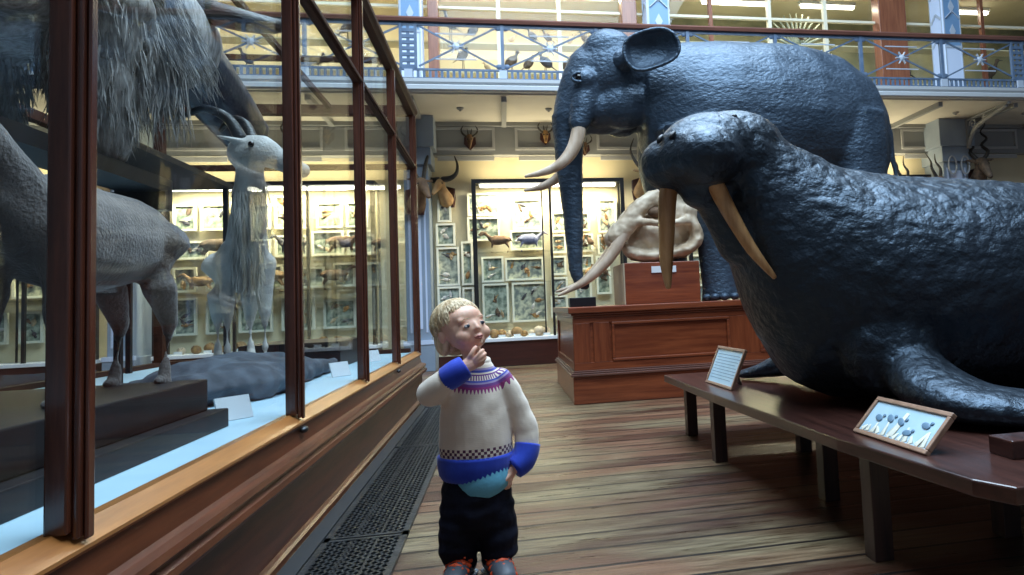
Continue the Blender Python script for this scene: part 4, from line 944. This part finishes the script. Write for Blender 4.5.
# contents
bk = thing('display_block', 'long stepped black display block under the grey animal in the cabinet', 'display block', (-1.6, 2.1, .462))
MB().box(-2.3, .9, .462, -1.02, 2.86, .53).build('base_step', M['darkblock'], bk, bevel=.004)
MB().box(-2.28, .92, .53, -1.075, 2.82, .645).build('upper_block', M['darkblock'], bk, bevel=.006)
r_ = MB(); r_.ell((-1.42, 4.05, .54), (.36, .62, .13), None, 18, 10); r_.ell((-1.6, 4.8, .53), (.36, .55, .075)); r_.box(-1.9, 3.6, .463, -1.16, 5.3, .56)
rk = r_.build('rock', M['rock'], None, origin=(-1.42, 4.05, .462), remesh=.025, iters=3, disp=lambda c, n: noise.noise(c*6)*.035+noise.noise(c*17)*.012)
for v in rk.data.vertices: v.co.z = max(v.co.z, .0)
tag(rk, 'grey rough rock base under the white goat inside the cabinet', 'rock')
for lab, x, y, yaw in (('white information card beside the black block in the cabinet', -1.05, 3.02, .9), ('white information card near the second cabinet post', -1.03, 4.75, .9), ('white card on the cabinet floor toward the far end', -1.05, 6.0, .9), ('pale card on the cabinet floor at the near left pane', -1.02, .72, .9)):
    cd = MB().box(-.07, -.004, 0, .07, .004, .095).xf(Matrix.Translation((x, y, .463)) @ Matrix.Rotation(yaw, 4, 'Z') @ Matrix.Rotation(-.35, 4, 'X')).build('information_card', M['card'], None, origin=(x, y, .463))
    tag(cd, lab, 'card')
dk = thing('display_block', 'small black block holding cards at the far end of the cabinet', 'display block', (-1.5, 5.9, .462))
MB().box(-1.9, 5.5, .462, -1.2, 6.4, .66).build('block', M['darkblock'], dk, bevel=.006)

beast('grey_mounted_animal', 'grey short-haired animal seen from behind its flank in the cabinet, tail drooping', 'mounted animal', -1.28, 2.46, .645-.008, .80, -PI/2, M['greyfur'], vox=.013, tail=.36, stout=1.15)
# shaggy white goat facing the aisle, beard to its knees
gt = beast('mounted_goat', 'pale long-bearded goat standing on the rock in the cabinet', 'mounted animal', -1.66, 4.85, .60, .98, math.radians(-66), M['whitefur'], vox=.014, tail=.12, long_neck=.28,
           horn=[(0, 0, 0), (-.05, .02, .09), (-.14, .05, .13), (-.22, .08, .09)], hornmat=M['horn'], headyaw=math.radians(48), hs=1.3)
def strands(root, name, mat, gen, n, parent_rot=None):
    m = MB(); r = random.Random(9)
    for k in range(n):
        a, d, l, w = gen(r)
        mid = a + d*l*.5 + Vector((r.uniform(-1, 1), r.uniform(-1, 1), r.uniform(-.3, .3)))*l*.08
        e = a + d*l + Vector((r.uniform(-1, 1), r.uniform(-1, 1), 0))*l*.12
        s = Vector((r.uniform(-1, 1), r.uniform(-1, 1), .1)).normalized()*w
        q = s.cross(d).normalized()*w*.8
        n0 = len(m.v)
        m.v += [a-s, a+s, a+q, mid-s*.8, mid+s*.8, mid+q*.8, e]
        m.f += [(n0, n0+1, n0+4, n0+3), (n0+1, n0+2, n0+5, n0+4), (n0+2, n0, n0+3, n0+5), (n0+3, n0+4, n0+6), (n0+4, n0+5, n0+6), (n0+5, n0+3, n0+6)]
    o = m.build(name, mat, root); o['kind'] = 'stuff'; return o
gr = Matrix.Translation((-1.66, 4.85, .60)) @ Matrix.Rotation(math.radians(-66), 4, 'Z')
def goatgen(r):
    u = r.random(); L = .98
    p = Vector((.40*L+.22*L*u, r.uniform(-.07, .07)*L, (.66+.48*u)*L)); d = Vector((.12, r.uniform(-.1, .1), -1)).normalized()
    return gr @ p, (gr.to_3x3() @ d), r.uniform(.16, .36), .006
strands(gt, 'beard', M['whitefur'], goatgen, 1300)

# shaggy beast with dark muzzle, high on an iron stand
yk = thing('shaggy_beast', 'huge shaggy grey beast with dark muzzle high inside the cabinet', 'mounted animal', (-1.85, 3.0, 1.50))
m = MB()
m.tube([(-1.80, 1.5, 2.25), (-1.82, 2.2, 2.33), (-1.85, 3.0, 2.38), (-1.85, 3.7, 2.42)], [(.38, .36), (.44, .42), (.46, .44), (.34, .34)], 18, sub=2)
m.tube([(-1.80, 3.5, 2.40), (-1.72, 4.05, 2.36)], [.34, .24], 14)
for x, y in ((-1.55, 3.02), (-2.1, 3.25), (-1.55, 1.75), (-2.1, 1.8)):
    m.tube([(x, y, 2.1), (x, y, 1.8), (x, y+.02, 1.56)], [.20, .12, .095], 12, sub=2); m.ell((x, y+.02, 1.555), (.10, .11, .055))
yb = m.build('body', M['shag'], yk, remesh=.03, iters=3, disp=lambda c, n: noise.noise(Vector((c.x*9, c.y*9, c.z*2.5)))*.03)
for v in yb.data.vertices: v.co.z = max(v.co.z, .001)
m = MB()
m.tube([(-1.74, 3.98, 2.40), (-1.68, 4.35, 2.30), (-1.62, 4.85, 2.12)], [(.20, .23), (.16, .18), (.12, .13)], 14, sub=3)
m.ell((-1.62, 4.93, 2.11), (.12, .10, .11)); m.tube([(-1.74, 4.1, 2.25), (-1.66, 4.8, 1.99)], [.10, .06], 10)
m.build('head', M['darkface'], yk, remesh=.018, iters=3)
for q in (-1, 1):
    MB().tube([(-1.74+q*.16, 4.02, 2.55), (-1.72+q*.38, 4.05, 2.50), (-1.70+q*.48, 4.25, 2.56), (-1.68+q*.44, 4.42, 2.70)], [.07, .06, .04, .012], 10, sub=3).build('horn', M['horn'], yk, smooth=True)
def yakgen(r):
    y = r.uniform(1.3, 4.12); a = r.uniform(-.5, PI+.3)
    rr = .43 if y < 3.3 else .43-.18*(y-3.3)
    p = Vector((-1.85+rr*math.cos(a), y, 2.32+rr*math.sin(a)*.98))
    d = Vector((.35*math.cos(a), .25, -1)).normalized(); return p, d, r.uniform(.10, .22), .0045
strands(yk, 'shaggy_coat', M['shag'], yakgen, 5200)
def fringegen(r):
    y = r.uniform(3.35, 3.75); p = Vector((r.uniform(-1.9, -1.5), y, 2.08)); return p, Vector((.05, .05, -1)).normalized(), r.uniform(.2, .42), .006
strands(yk, 'chin_fringe', M['shag'], fringegen, 420)
def leggen(r):
    x, y = r.choice(((-1.55, 3.02), (-2.1, 3.25), (-1.55, 1.75))); z = r.uniform(1.62, 2.1); a = r.uniform(0, 2*PI); k = .10+.10*(z-1.6)*2
    return Vector((x+k*math.cos(a), y+k*math.sin(a), z)), Vector((.15*math.cos(a), .15*math.sin(a), -1)).normalized(), r.uniform(.08, .14), .005
strands(yk, 'leg_feathering', M['shag'], leggen, 1500)
st = thing('iron_stand', 'dark beam stand holding up the shaggy beast inside the cabinet', 'stand', (-1.85, 2.6, .462))
m = MB()
for x in (-1.55, -2.1): m.box(x-.09, 1.35, 1.44, x+.09, 3.45, 1.50)
m.box(-3.0, 3.38, 1.36, -1.46, 3.45, 1.44); m.box(-3.0, 1.4, 1.36, -1.46, 1.47, 1.44)
m.build('beam', M['darkblock'], st)
for x, y in ((-2.95, 3.41), (-2.95, 1.43), (-2.45, 3.41)): MB().box(x-.04, y-.04, .462, x+.04, y+.04, 1.44).build('upright', M['darkblock'], st)
st2 = thing('iron_rack', 'dark open rack of shelves behind the goat in the cabinet', 'rack', (-2.6, 5.4, .462))
m = MB(); m.box(-3.0, 4.6, 1.95, -2.2, 6.3, 1.99); m.box(-3.0, 4.6, 1.50, -2.55, 6.3, 1.53); m.box(-3.0, 4.6, 2.30, -2.3, 4.68, 2.36); m.build('shelf', M['darkblock'], st2)
for x, y in ((-2.97, 4.63), (-2.97, 6.27), (-2.25, 4.63), (-2.25, 6.27)): MB().box(x-.018, y-.018, .462, x+.018, y+.018, 2.36 if y < 5 else 1.95).build('upright', M['darkblock'], st2)

# ------------------------------------------------------------------ iron floor grates
gy = [-.7, 1.05, 2.84, 4.60, 6.35, 8.1, 9.9]
glab = ['iron floor grate nearest the camera, mostly out of view', 'near iron lattice floor grate beside the cabinet plinth', 'iron lattice floor grate just left of the child, between two seams', 'iron lattice floor grate running behind the child',
        'iron floor grate beside the cabinet far end', 'farthest iron floor grate by the left pilaster']
for k, (a, b) in enumerate(zip(gy, gy[1:])):
    t = thing('floor_grate', glab[k], 'grate', (-.53, (a+b)/2, 0), 'iron floor grates')
    x0, x1 = -.69, -.385
    MB().box(x0-.06, a, .0005, x1, b, .002).build('pit_shade', M['irondark_shade'], t)  # flat dark sheet on the floor, stands for the shade below the bars
    m = MB(); a2, b2 = a+.006, b-.006
    m.box(x0, a2, .002, x0+.022, b2, .014); m.box(x1-.022, a2, .002, x1, b2, .014); m.box(x0, a2, .002, x1, a2+.02, .014); m.box(x0, b2-.02, .002, x1, b2, .014)
    m.build('border', M['iron'], t)
    m = MB(); xi0, xi1, W = x0+.02, x1-.02, x1-x0-.04; p = .040
    for s in (-1, 1):
        y = a2-W
        while y < b2:
            p0 = (xi0, y) if s > 0 else (xi1, y); p1 = (xi1, y+W) if s > 0 else (xi0, y+W)
            t0 = max(0, (a2+.01-y)/W); t1 = min(1, (b2-.01-y)/W)
            if t1 > t0:
                q0 = [p0[i]+(p1[i]-p0[i])*t0 for i in (0, 1)]; q1 = [p0[i]+(p1[i]-p0[i])*t1 for i in (0, 1)]
                m.bar((*q0, .0085), (*q1, .0085), .010, .008)
            y += p
    for xx in (x0+.11, x0+.2): m.box(xx-.004, a2, .004, xx+.004, b2, .0125)
    m.build('lattice', M['iron'], t)
struct('trim_floor_channel', MB().box(-.765, -1.2, 0, -.70, 9.9, .010), M['irondark_shade'])

# ------------------------------------------------------------------ the child
KX, KY = -.10, 2.33
kid = thing('person', 'small blond child in patterned cream and blue jumper, hand raised to the chin', 'person', (KX, KY, 0))
KM = Matrix.Translation((KX, KY, 0))
def K(mb): return mb.xf(KM)
def sweater_material():
    m, t, b = nt('patterned_jumper')
    b.inputs['Roughness'].default_value = .85; b.inputs['Sheen Weight'].default_value = .3
    tc = N(t, 'ShaderNodeTexCoord'); sx = N(t, 'ShaderNodeSeparateXYZ'); t.links.new(tc.outputs['Object'], sx.inputs[0])
    def mth(op, a, b2=None, c=None):
        n = N(t, 'ShaderNodeMath', operation=op)
        for i, q in enumerate((a, b2, c)):
            if q is None: continue
            if isinstance(q, (int, float)): n.inputs[i].default_value = q
            else: t.links.new(q, n.inputs[i])
        return n.outputs[0]
    X, Y, Z = sx.outputs[0], sx.outputs[1], sx.outputs[2]
    # distance down from the neck along the yoke
    dx = mth('SUBTRACT', X, .012); dy = mth('SUBTRACT', Y, -.005)
    rad = mth('SQRT', mth('ADD', mth('MULTIPLY', dx, dx), mth('MULTIPLY', dy, dy)))
    down = mth('SUBTRACT', .725, Z)
    dist = mth('SQRT', mth('ADD', mth('MULTIPLY', rad, rad), mth('MULTIPLY', mth('MULTIPLY', down, down), 1.15)))
    ang = mth('ARCTAN2', dy, dx)
    cream = (0.86, 0.72, 0.58); purple = (0.16, 0.035, 0.22); blue = (0.055, 0.075, 0.42); lil = (0.36, 0.28, 0.48); mag = (0.30, 0.03, 0.18)
    S = .20
    rings = [(0, cream), (.074, cream), (.078, lil), (.084, blue), (.092, cream), (.097, purple), (.102, cream), (.118, blue), (.125, lil), (.131, purple), (.140, mag), (.148, cream), (.2, cream)]
    rc = ramp(t, mth('DIVIDE', dist, S), [(d/S, c) for d, c in rings], 'CONSTANT')
    # ladder of little blocks between the rings, zigzag at the lower edge
    lad = mth('GREATER_THAN', mth('SINE', mth('MULTIPLY', ang, 46)), .05)
    band1 = mth('MULTIPLY', mth('GREATER_THAN', dist, .102), mth('LESS_THAN', dist, .118))
    zig = mth('GREATER_THAN', mth('ADD', mth('MULTIPLY', mth('SINE', mth('MULTIPLY', ang, 40)), .008), .155), dist)
    band2 = mth('MULTIPLY', mth('GREATER_THAN', dist, .148), zig)
    m1 = N(t, 'ShaderNodeMix', data_type='RGBA'); t.links.new(mth('MULTIPLY', lad, band1), m1.inputs[0]); t.links.new(rc, m1.inputs[6]); m1.inputs[7].default_value = c3(purple)
    m2 = N(t, 'ShaderNodeMix', data_type='RGBA'); t.links.new(band2, m2.inputs[0]); t.links.new(m1.outputs[2], m2.inputs[6]); m2.inputs[7].default_value = c3(mag)
    # belt of checks above the hem
    rows = mth('GREATER_THAN', mth('SINE', mth('MULTIPLY', mth('SUBTRACT', Z, .396), 2*PI/.018)), 0)
    cols = mth('GREATER_THAN', mth('SINE', mth('MULTIPLY', mth('ARCTAN2', Y, X), 34)), 0)
    chk = mth('ABSOLUTE', mth('SUBTRACT', rows, cols))
    inb = mth('MULTIPLY', mth('MULTIPLY', mth('GREATER_THAN', Z, .396), mth('LESS_THAN', Z, .423)), mth('LESS_THAN', mth('ABSOLUTE', X), .118))
    m3 = N(t, 'ShaderNodeMix', data_type='RGBA'); t.links.new(mth('MULTIPLY', chk, inb), m3.inputs[0]); t.links.new(m2.outputs[2], m3.inputs[6]); m3.inputs[7].default_value = (0.10, 0.02, 0.06, 1)
    t.links.new(m3.outputs[2], b.inputs['Base Color'])
    w = N(t, 'ShaderNodeTexWave', Scale=55.0, bands_direction='Z'); t.links.new(tc.outputs['Object'], w.inputs['Vector'])
    n = N(t, 'ShaderNodeTexNoise', Scale=90.0); t.links.new(tc.outputs['Object'], n.inputs['Vector'])
    bp = N(t, 'ShaderNodeBump', Strength=.3, Distance=.002); t.links.new(mth('ADD', mth('MULTIPLY', w.outputs['Fac'], .15), n.outputs['Fac']), bp.inputs['Height']); t.links.new(bp.outputs['Normal'], b.inputs['Normal'])
    return m
M['jumper'] = sweater_material()
# jumper
m = MB()
m.tube([(0, 0, .360), (0, 0, .40), (0, 0, .48), (0, 0, .55), (.003, 0, .605), (.006, 0, .64), (.010, -.002, .668), (.012, -.004, .690)],
       [(.106, .093), (.116, .102), (.114, .098), (.107, .088), (.098, .076), (.084, .066), (.060, .054), (.044, .044)], 24, (0, 1, 0), sub=3, round_ends=False)
# left arm, hanging into the pocket
m.tube([(.082, 0, .620), (.112, .004, .575), (.140, .006, .515), (.162, .002, .455), (.164, -.010, .400)], [.043, .043, .042, .041, .036], 14, sub=3)
# right arm, raised
m.tube([(-.070, -.005, .622), (-.105, -.035, .605), (-.130, -.070, .600)], [.044, .044, .043], 14, sub=3)
m.tube([(-.130, -.070, .600), (-.102, -.100, .626), (-.066, -.112, .652)], [.044, .040, .035], 14, sub=3)
K(m).build('jumper', M['jumper'], kid, remesh=.006, iters=5, disp=lambda c, n: noise.noise(c*22)*.003+noise.noise(c*9)*.004)
def rib(n, seg, amp):  # ribbed cuff helper: alternating radii around the ring
    return n
def ribbed(pts, rad, name, nn=36, sub=3):
    mb = MB(); mb.tube(pts, rad, nn, (0.1, .2, 1), sub=sub, round_ends=False)
    per = nn
    return mb
def build_ribbed(pts, rad, name, up=(0, 0, 1), nn=48):
    mb = MB(); mb.tube(pts, rad, nn, up, sub=3, round_ends=False)
    rings = len(mb.v)//nn
    for i in range(rings):
        c = sum((mb.v[i*nn+k] for k in range(nn)), Vector())/nn
        for k in range(nn):
            if k % 2: mb.v[i*nn+k] = c+(mb.v[i*nn+k]-c)*.955
    return K(mb).build(name, M['jumper' if name == 'collar' else 'blueknit'], kid, smooth=True)
build_ribbed([(0, 0, .318), (0, 0, .335), (0, 0, .362), (0, 0, .392), (0, 0, .3925)], [(.105, .094), (.117, .105), (.122, .110), (.123, .111), (.110, .10)], 'hem_band', (0, 1, 0), 96)
build_ribbed([(.165, -.010, .412), (.160, -.016, .390), (.146, -.026, .362), (.118, -.038, .342)], [.041, .042, .041, .036], 'cuff')
build_ribbed([(-.078, -.108, .646), (-.060, -.114, .657), (-.040, -.117, .670), (-.020, -.114, .682)], [.039, .041, .040, .036], 'cuff')
build_ribbed([(.012, -.003, .684), (.013, -.005, .698)], [(.046, .045), (.041, .041)], 'collar', (0, 1, 0))
# shirt tail under the hem
m = MB(); m.tube([(.020, -.008, .309), (.018, -.010, .316), (.010, -.006, .335)], [(.097, .091), (.100, .095), (.098, .090)], 28, (0, 1, 0), sub=2, round_ends=False)
K(m).build('shirt', M['shirt'], kid, smooth=True)
# trousers
m = MB()
m.tube([(-.004, .002, .313), (-.002, .002, .27), (0, .002, .215)], [(.106, .090), (.112, .096), (.114, .095)], 20, (0, 1, 0), sub=2)
for q in (-1, 1):
    m.tube([(q*.050, .002, .235), (q*.056, 0, .18), (q*.062, -.004, .125), (q*.062, -.002, .085), (q*.058, 0, .062)], [(.064, .078), (.066, .074), (.064, .068), (.062, .062), (.048, .050)], 16, (0, 1, 0), sub=3)
K(m).build('trousers', M['trouser'], kid, remesh=.006, iters=3, disp=lambda c, n: noise.noise(Vector((c.x*14, c.y*14, c.z*34)))*.0075+noise.noise(c*40)*.002)
# shoes
for q, yaw in ((-1, -.25), (1, .30)):
    R3 = Matrix.Translation((q*.056, -.018, 0)) @ Matrix.Rotation(yaw, 4, 'Z') @ Matrix.Scale(1.22, 4)
    m = MB(); m.tube([(0, .045, .034), (0, .01, .040), (0, -.04, .032), (0, -.075, .026)], [(.029, .032), (.031, .040), (.033, .030), (.027, .021)], 14, sub=3)
    m.tube([(0, .03, .04), (0, .028, .075)], [.034, .032], 12)
    mm = m.xf(R3); so = K(mm).build('shoe', M['shoe'], kid, remesh=.005, iters=3)
    for v in so.data.vertices: v.co.z = max(v.co.z, .012)
    m = MB(); m.tube([(0, .062, .006), (0, .0, .006), (0, -.045, .006), (0, -.09, .006)], [(.028, .0065), (.031, .0065), (.036, .0065), (.024, .0065)], 18, sub=3); K(m.xf(R3)).build('sole', M['sole'], so, smooth=True)
    m = MB()
    for k in range(6):
        y = .004-.014*k; z = .082-.0085*k
        m.tube([(-.027, y+.004, z-.016), (0, y-.004, z+.002), (.027, y+.004, z-.016)], [(.010, .007)]*3, 6, sub=3)
        m.tube([(-.024, y+.006, z-.014), (.018, y-.010, z-.006)], [.005, .005], 5)
        m.tube([(.024, y+.006, z-.014), (-.018, y-.010, z-.006)], [.0035, .0035], 5)
    for s in (-1, 1): m.tube([(0, .0, .084), (s*.022, -.008, .094), (s*.030, -.014, .082), (s*.008, -.004, .082)], [.004]*4, 6, sub=4); m.tube([(0, 0, .084), (s*.020, -.03, .072)], [.0035]*2, 5)
    K(m.xf(R3)).build('lace', M['lace'], so, smooth=True)
# head + neck + raised hand: one continuous skin surface
HC = Vector((-.034, -.012, .800))
HR = Matrix.Rotation(math.radians(37), 4, 'Z') @ Matrix.Rotation(math.radians(-9), 4, 'Y') @ Matrix.Rotation(math.radians(-13), 4, 'X')
HM = Matrix.Translation(HC) @ HR
h = MB()
h.ell((0, .012, .012), (.073, .084, .076), None, 24, 16)          # skull
h.ell((0, -.022, -.018), (.063, .060, .064), None, 20, 14)       # face
h.ell((0, -.040, .022), (.054, .036, .038), None, 18, 12); h.ell((0, -.036, -.052), (.046, .040, .032), None, 16, 12)       # jaw
h.ell((0, -.066, -.066), (.015, .013, .012), None, 12, 8)        # chin
for q in (-1, 1):
    h.ell((q*.036, -.050, -.036), (.027, .025, .025), None, 14, 10)    # cheeks
    h.ell((q*.072, .012, -.014), (.009, .016, .022), Matrix.Rotation(.2, 3, 'X'), 12, 8)     # ears
    h.ell((q*.024, -.062, .014), (.026, .010, .013), None, 10, 7)     # brow
h.tube([(0, -.076, -.002), (0, -.082, -.018)], [.006, .008], 10); h.ell((0, -.083, -.021), (.0095, .0085, .0078)); 
for q in (-1, 1): h.ell((q*.008, -.079, -.0235), (.0060, .006, .0052), None, 10, 7)
h.ell((0, -.075, -.0455), (.016, .009, .0055)); h.ell((0, -.074, -.0535), (.014, .009, .0055))
h.xf(HM)
h.tube([(-.022, .000, .760), (-.004, .000, .715), (.006, .0, .672)], [.034, .032, .040], 14, sub=3)
K(h).build('head', M['skin'], kid, remesh=.0036, iters=2)
for q in (-1, 1):
    E_ = MB(); E_.ell((q*.027, -.0715, -.0085), (.0115, .0065, .0062), None, 14, 10); eo = K(E_.xf(HM)).build('eye', M['white_eye'], kid, smooth=True)
    E_ = MB(); E_.ell((q*.027+.002, -.0757, -.0075), (.0068, .0035, .0060), None, 12, 8); K(E_.xf(HM)).build('iris', M['iris'], eo, smooth=True)
    E_ = MB(); E_.tube([(q*.027+.0135*math.cos(a), -.0755+.004*abs(math.cos(a)), -.0085+.0068*math.sin(a)) for a in [k*PI/8 for k in range(9)]], [.0024]*9, 6, (0, 1, 0)); K(E_.xf(HM)).build('upper_eyelid', M['skin'], kid, smooth=True)
    E_ = MB(); E_.tube([(q*.015, -.0790, .013), (q*.028, -.0785, .0165), (q*.041, -.070, .012)], [.0009, .0013, .0007], 6, sub=3); K(E_.xf(HM)).build('eyebrow', M['blond'], kid, smooth=True)
L_ = MB(); L_.tube([(-.0155, -.0785, -.0480), (-.006, -.0835, -.0465), (0, -.0838, -.0475), (.006, -.0835, -.0465), (.0155, -.0785, -.0480)], [.0014, .0032, .0028, .0032, .0014], 8, sub=3)
L_.tube([(-.0135, -.0780, -.0510), (0, -.0825, -.0540), (.0135, -.0780, -.0510)], [.0014, .0038, .0014], 8, sub=3); K(L_.xf(HM)).build('lips', M['lip'], kid, smooth=True)
# right hand with five fingers curled under the chin
hand = MB()
w0 = Vector((-.034, -.114, .676)); pc = Vector((-.002, -.108, .690))
hand.tube([w0, w0*.5+pc*.5, pc, pc+Vector((.010, .004, .006))], [(.019, .016), (.021, .014), (.024, .013), (.021, .010)], 12, (0, -1, .2), sub=2)
fing = [((.012, -.116, .712), (.024, -.112, .727), (.030, -.098, .731), .0072), ((.016, -.117, .704), (.031, -.113, .716), (.036, -.098, .720), .0074), ((.017, -.117, .695), (.032, -.112, .704), (.036, -.097, .708), .0072), ((.015, -.115, .686), (.028, -.110, .692), (.031, -.097, .697), .0064)]
sh_ = Vector((.004, 0, -.003)); fing = [(Vector(a)+sh_, Vector(b)+sh_, Vector(c)+sh_, r) for a, b, c, r in fing]
for a, b, c, r in fing: hand.tube([pc, a, b, c], [r*1.1, r, r*.95, r*.8], 9, sub=3)
hand.tube([pc+Vector((-.008, .002, .010)), (-.002, -.112, .716), (.006, -.108, .730), (.012, -.102, .738)], [.0095, .0085, .0078, .0065], 9, sub=3)
K(hand).build('hand', M['skin'], kid, remesh=.0026, iters=1)
# left hand going down into the pocket
hand = MB(); w0 = Vector((.118, -.040, .343)); pc = Vector((.096, -.052, .322))
hand.tube([w0, pc, pc+Vector((-.008, -.002, -.010))], [(.017, .014), (.020, .012), (.018, .010)], 12, (0, -1, 0), sub=2)
for k in range(4):
    a = pc+Vector((-.014+.009*k, -.004, -.014-.002*(k in (1, 2)))); hand.tube([pc, a, a+Vector((-.006, .002, -.014)), a+Vector((-.010, .008, -.022))], [.0072, .0068, .0062, .005], 8, sub=2)
hand.tube([pc+Vector((.010, -.003, .006)), pc+Vector((-.006, -.014, -.006)), pc+Vector((-.014, -.014, -.014))], [.008, .0068, .0055], 8, sub=2)
K(hand).build('hand', M['skin'], kid, remesh=.0028, iters=1)
# hair: cap plus combed locks
hb = MB()
hb.ell((0, .030, .022), (.0775, .082, .0735), None, 24, 16); hb.ell((0, .052, -.022), (.066, .056, .060), None, 20, 12)
for q in (-1, 1): hb.ell((q*.058, .044, -.030), (.020, .034, .044), None, 12, 9)
r = random.Random(21)
for k in range(430):                                        # locks lie on the cap from the crown outwards
    az = r.uniform(0, 2*PI); el_max = 1.9 if abs(math.sin(az/2+PI/4)) else 1.9
    # az = 0 faces the front (-y)
    front = math.cos(az)
    reach = r.uniform(.90, 1.22) if front > .62 else (r.uniform(1.25, 1.7) if front > .1 else r.uniform(1.9, 2.5))
    P = []; twist = r.uniform(-.25, .25); st_ = r.uniform(.05, .7)
    for i in range(6):
        th = st_+(reach-st_)*i/5; a = az+twist*i/5
        rx, ry, rz = .0800, .0860, .0785
        p = Vector((rx*math.sin(th)*math.sin(a), .024-ry*math.sin(th)*math.cos(a), .022+rz*math.cos(th)))
        if th > 1.75: p.z = .022+rz*math.cos(1.75)-(th-1.75)*.085; p.x *= .98
        P.append(p)
    w = r.uniform(.0022, .0042); hb.tube(P, [(w, w*.5)]+[(w*1.3, w*.7)]*4+[(w*.4, w*.25)], 6)
K(hb.xf(HM)).build('hair', M['blond'], kid, smooth=True)

# ------------------------------------------------------------------ light
ld = bpy.data.lights.new('skylight', 'AREA'); ld.shape = 'RECTANGLE'; ld.size = 6.5; ld.size_y = 9.0; ld.energy = 2300; ld.color = (0.62, 0.81, 1.0)
lo = bpy.data.objects.new('skylight', ld); COL.objects.link(lo); lo.location = (1.6, 4.2, 8.55)
w = bpy.data.worlds.new('hall_world'); bpy.context.scene.world = w; w.use_nodes = True
w.node_tree.nodes['Background'].inputs[0].default_value = (0.55, 0.75, 1.0, 1); w.node_tree.nodes['Background'].inputs[1].default_value = 0.06

# ------------------------------------------------------------------ camera
f, cx, cy, H = 690.0, 635.0, 255.0, 0.86
a = 503-cx; b = 307-cy; tt = (a*a+b*b+f*f)/(-(a-.045*b))
V = Vector(((503-cx)/f, -(307-cy)/f, -1)).normalized(); U = Vector(((503+tt-cx)/f, -(307-.045*tt-cy)/f, -1)).normalized(); Wv = U.cross(V)
rotm = Matrix((U, V, Wv))      # rows: world axes in camera space -> camera-to-world
cd = bpy.data.cameras.new('camera'); cd.sensor_width = 36; cd.lens = f/1024*36
cd.shift_x = (512-cx)/1024; cd.shift_y = (cy-287.5)/1024; cd.clip_start = .02; cd.clip_end = 100
co = bpy.data.objects.new('camera', cd); COL.objects.link(co)
co.matrix_world = Matrix.Translation((0, 0, H)) @ rotm.to_4x4()
sc = bpy.context.scene; sc.camera = co
sc.view_settings.view_transform = 'Standard'; sc.view_settings.look = 'None'; sc.view_settings.gamma = 1.0; sc.view_settings.use_curve_mapping = False
sc.view_settings.exposure = 0.0
for o in bpy.data.objects:
    if '_w' in o: del o['_w']
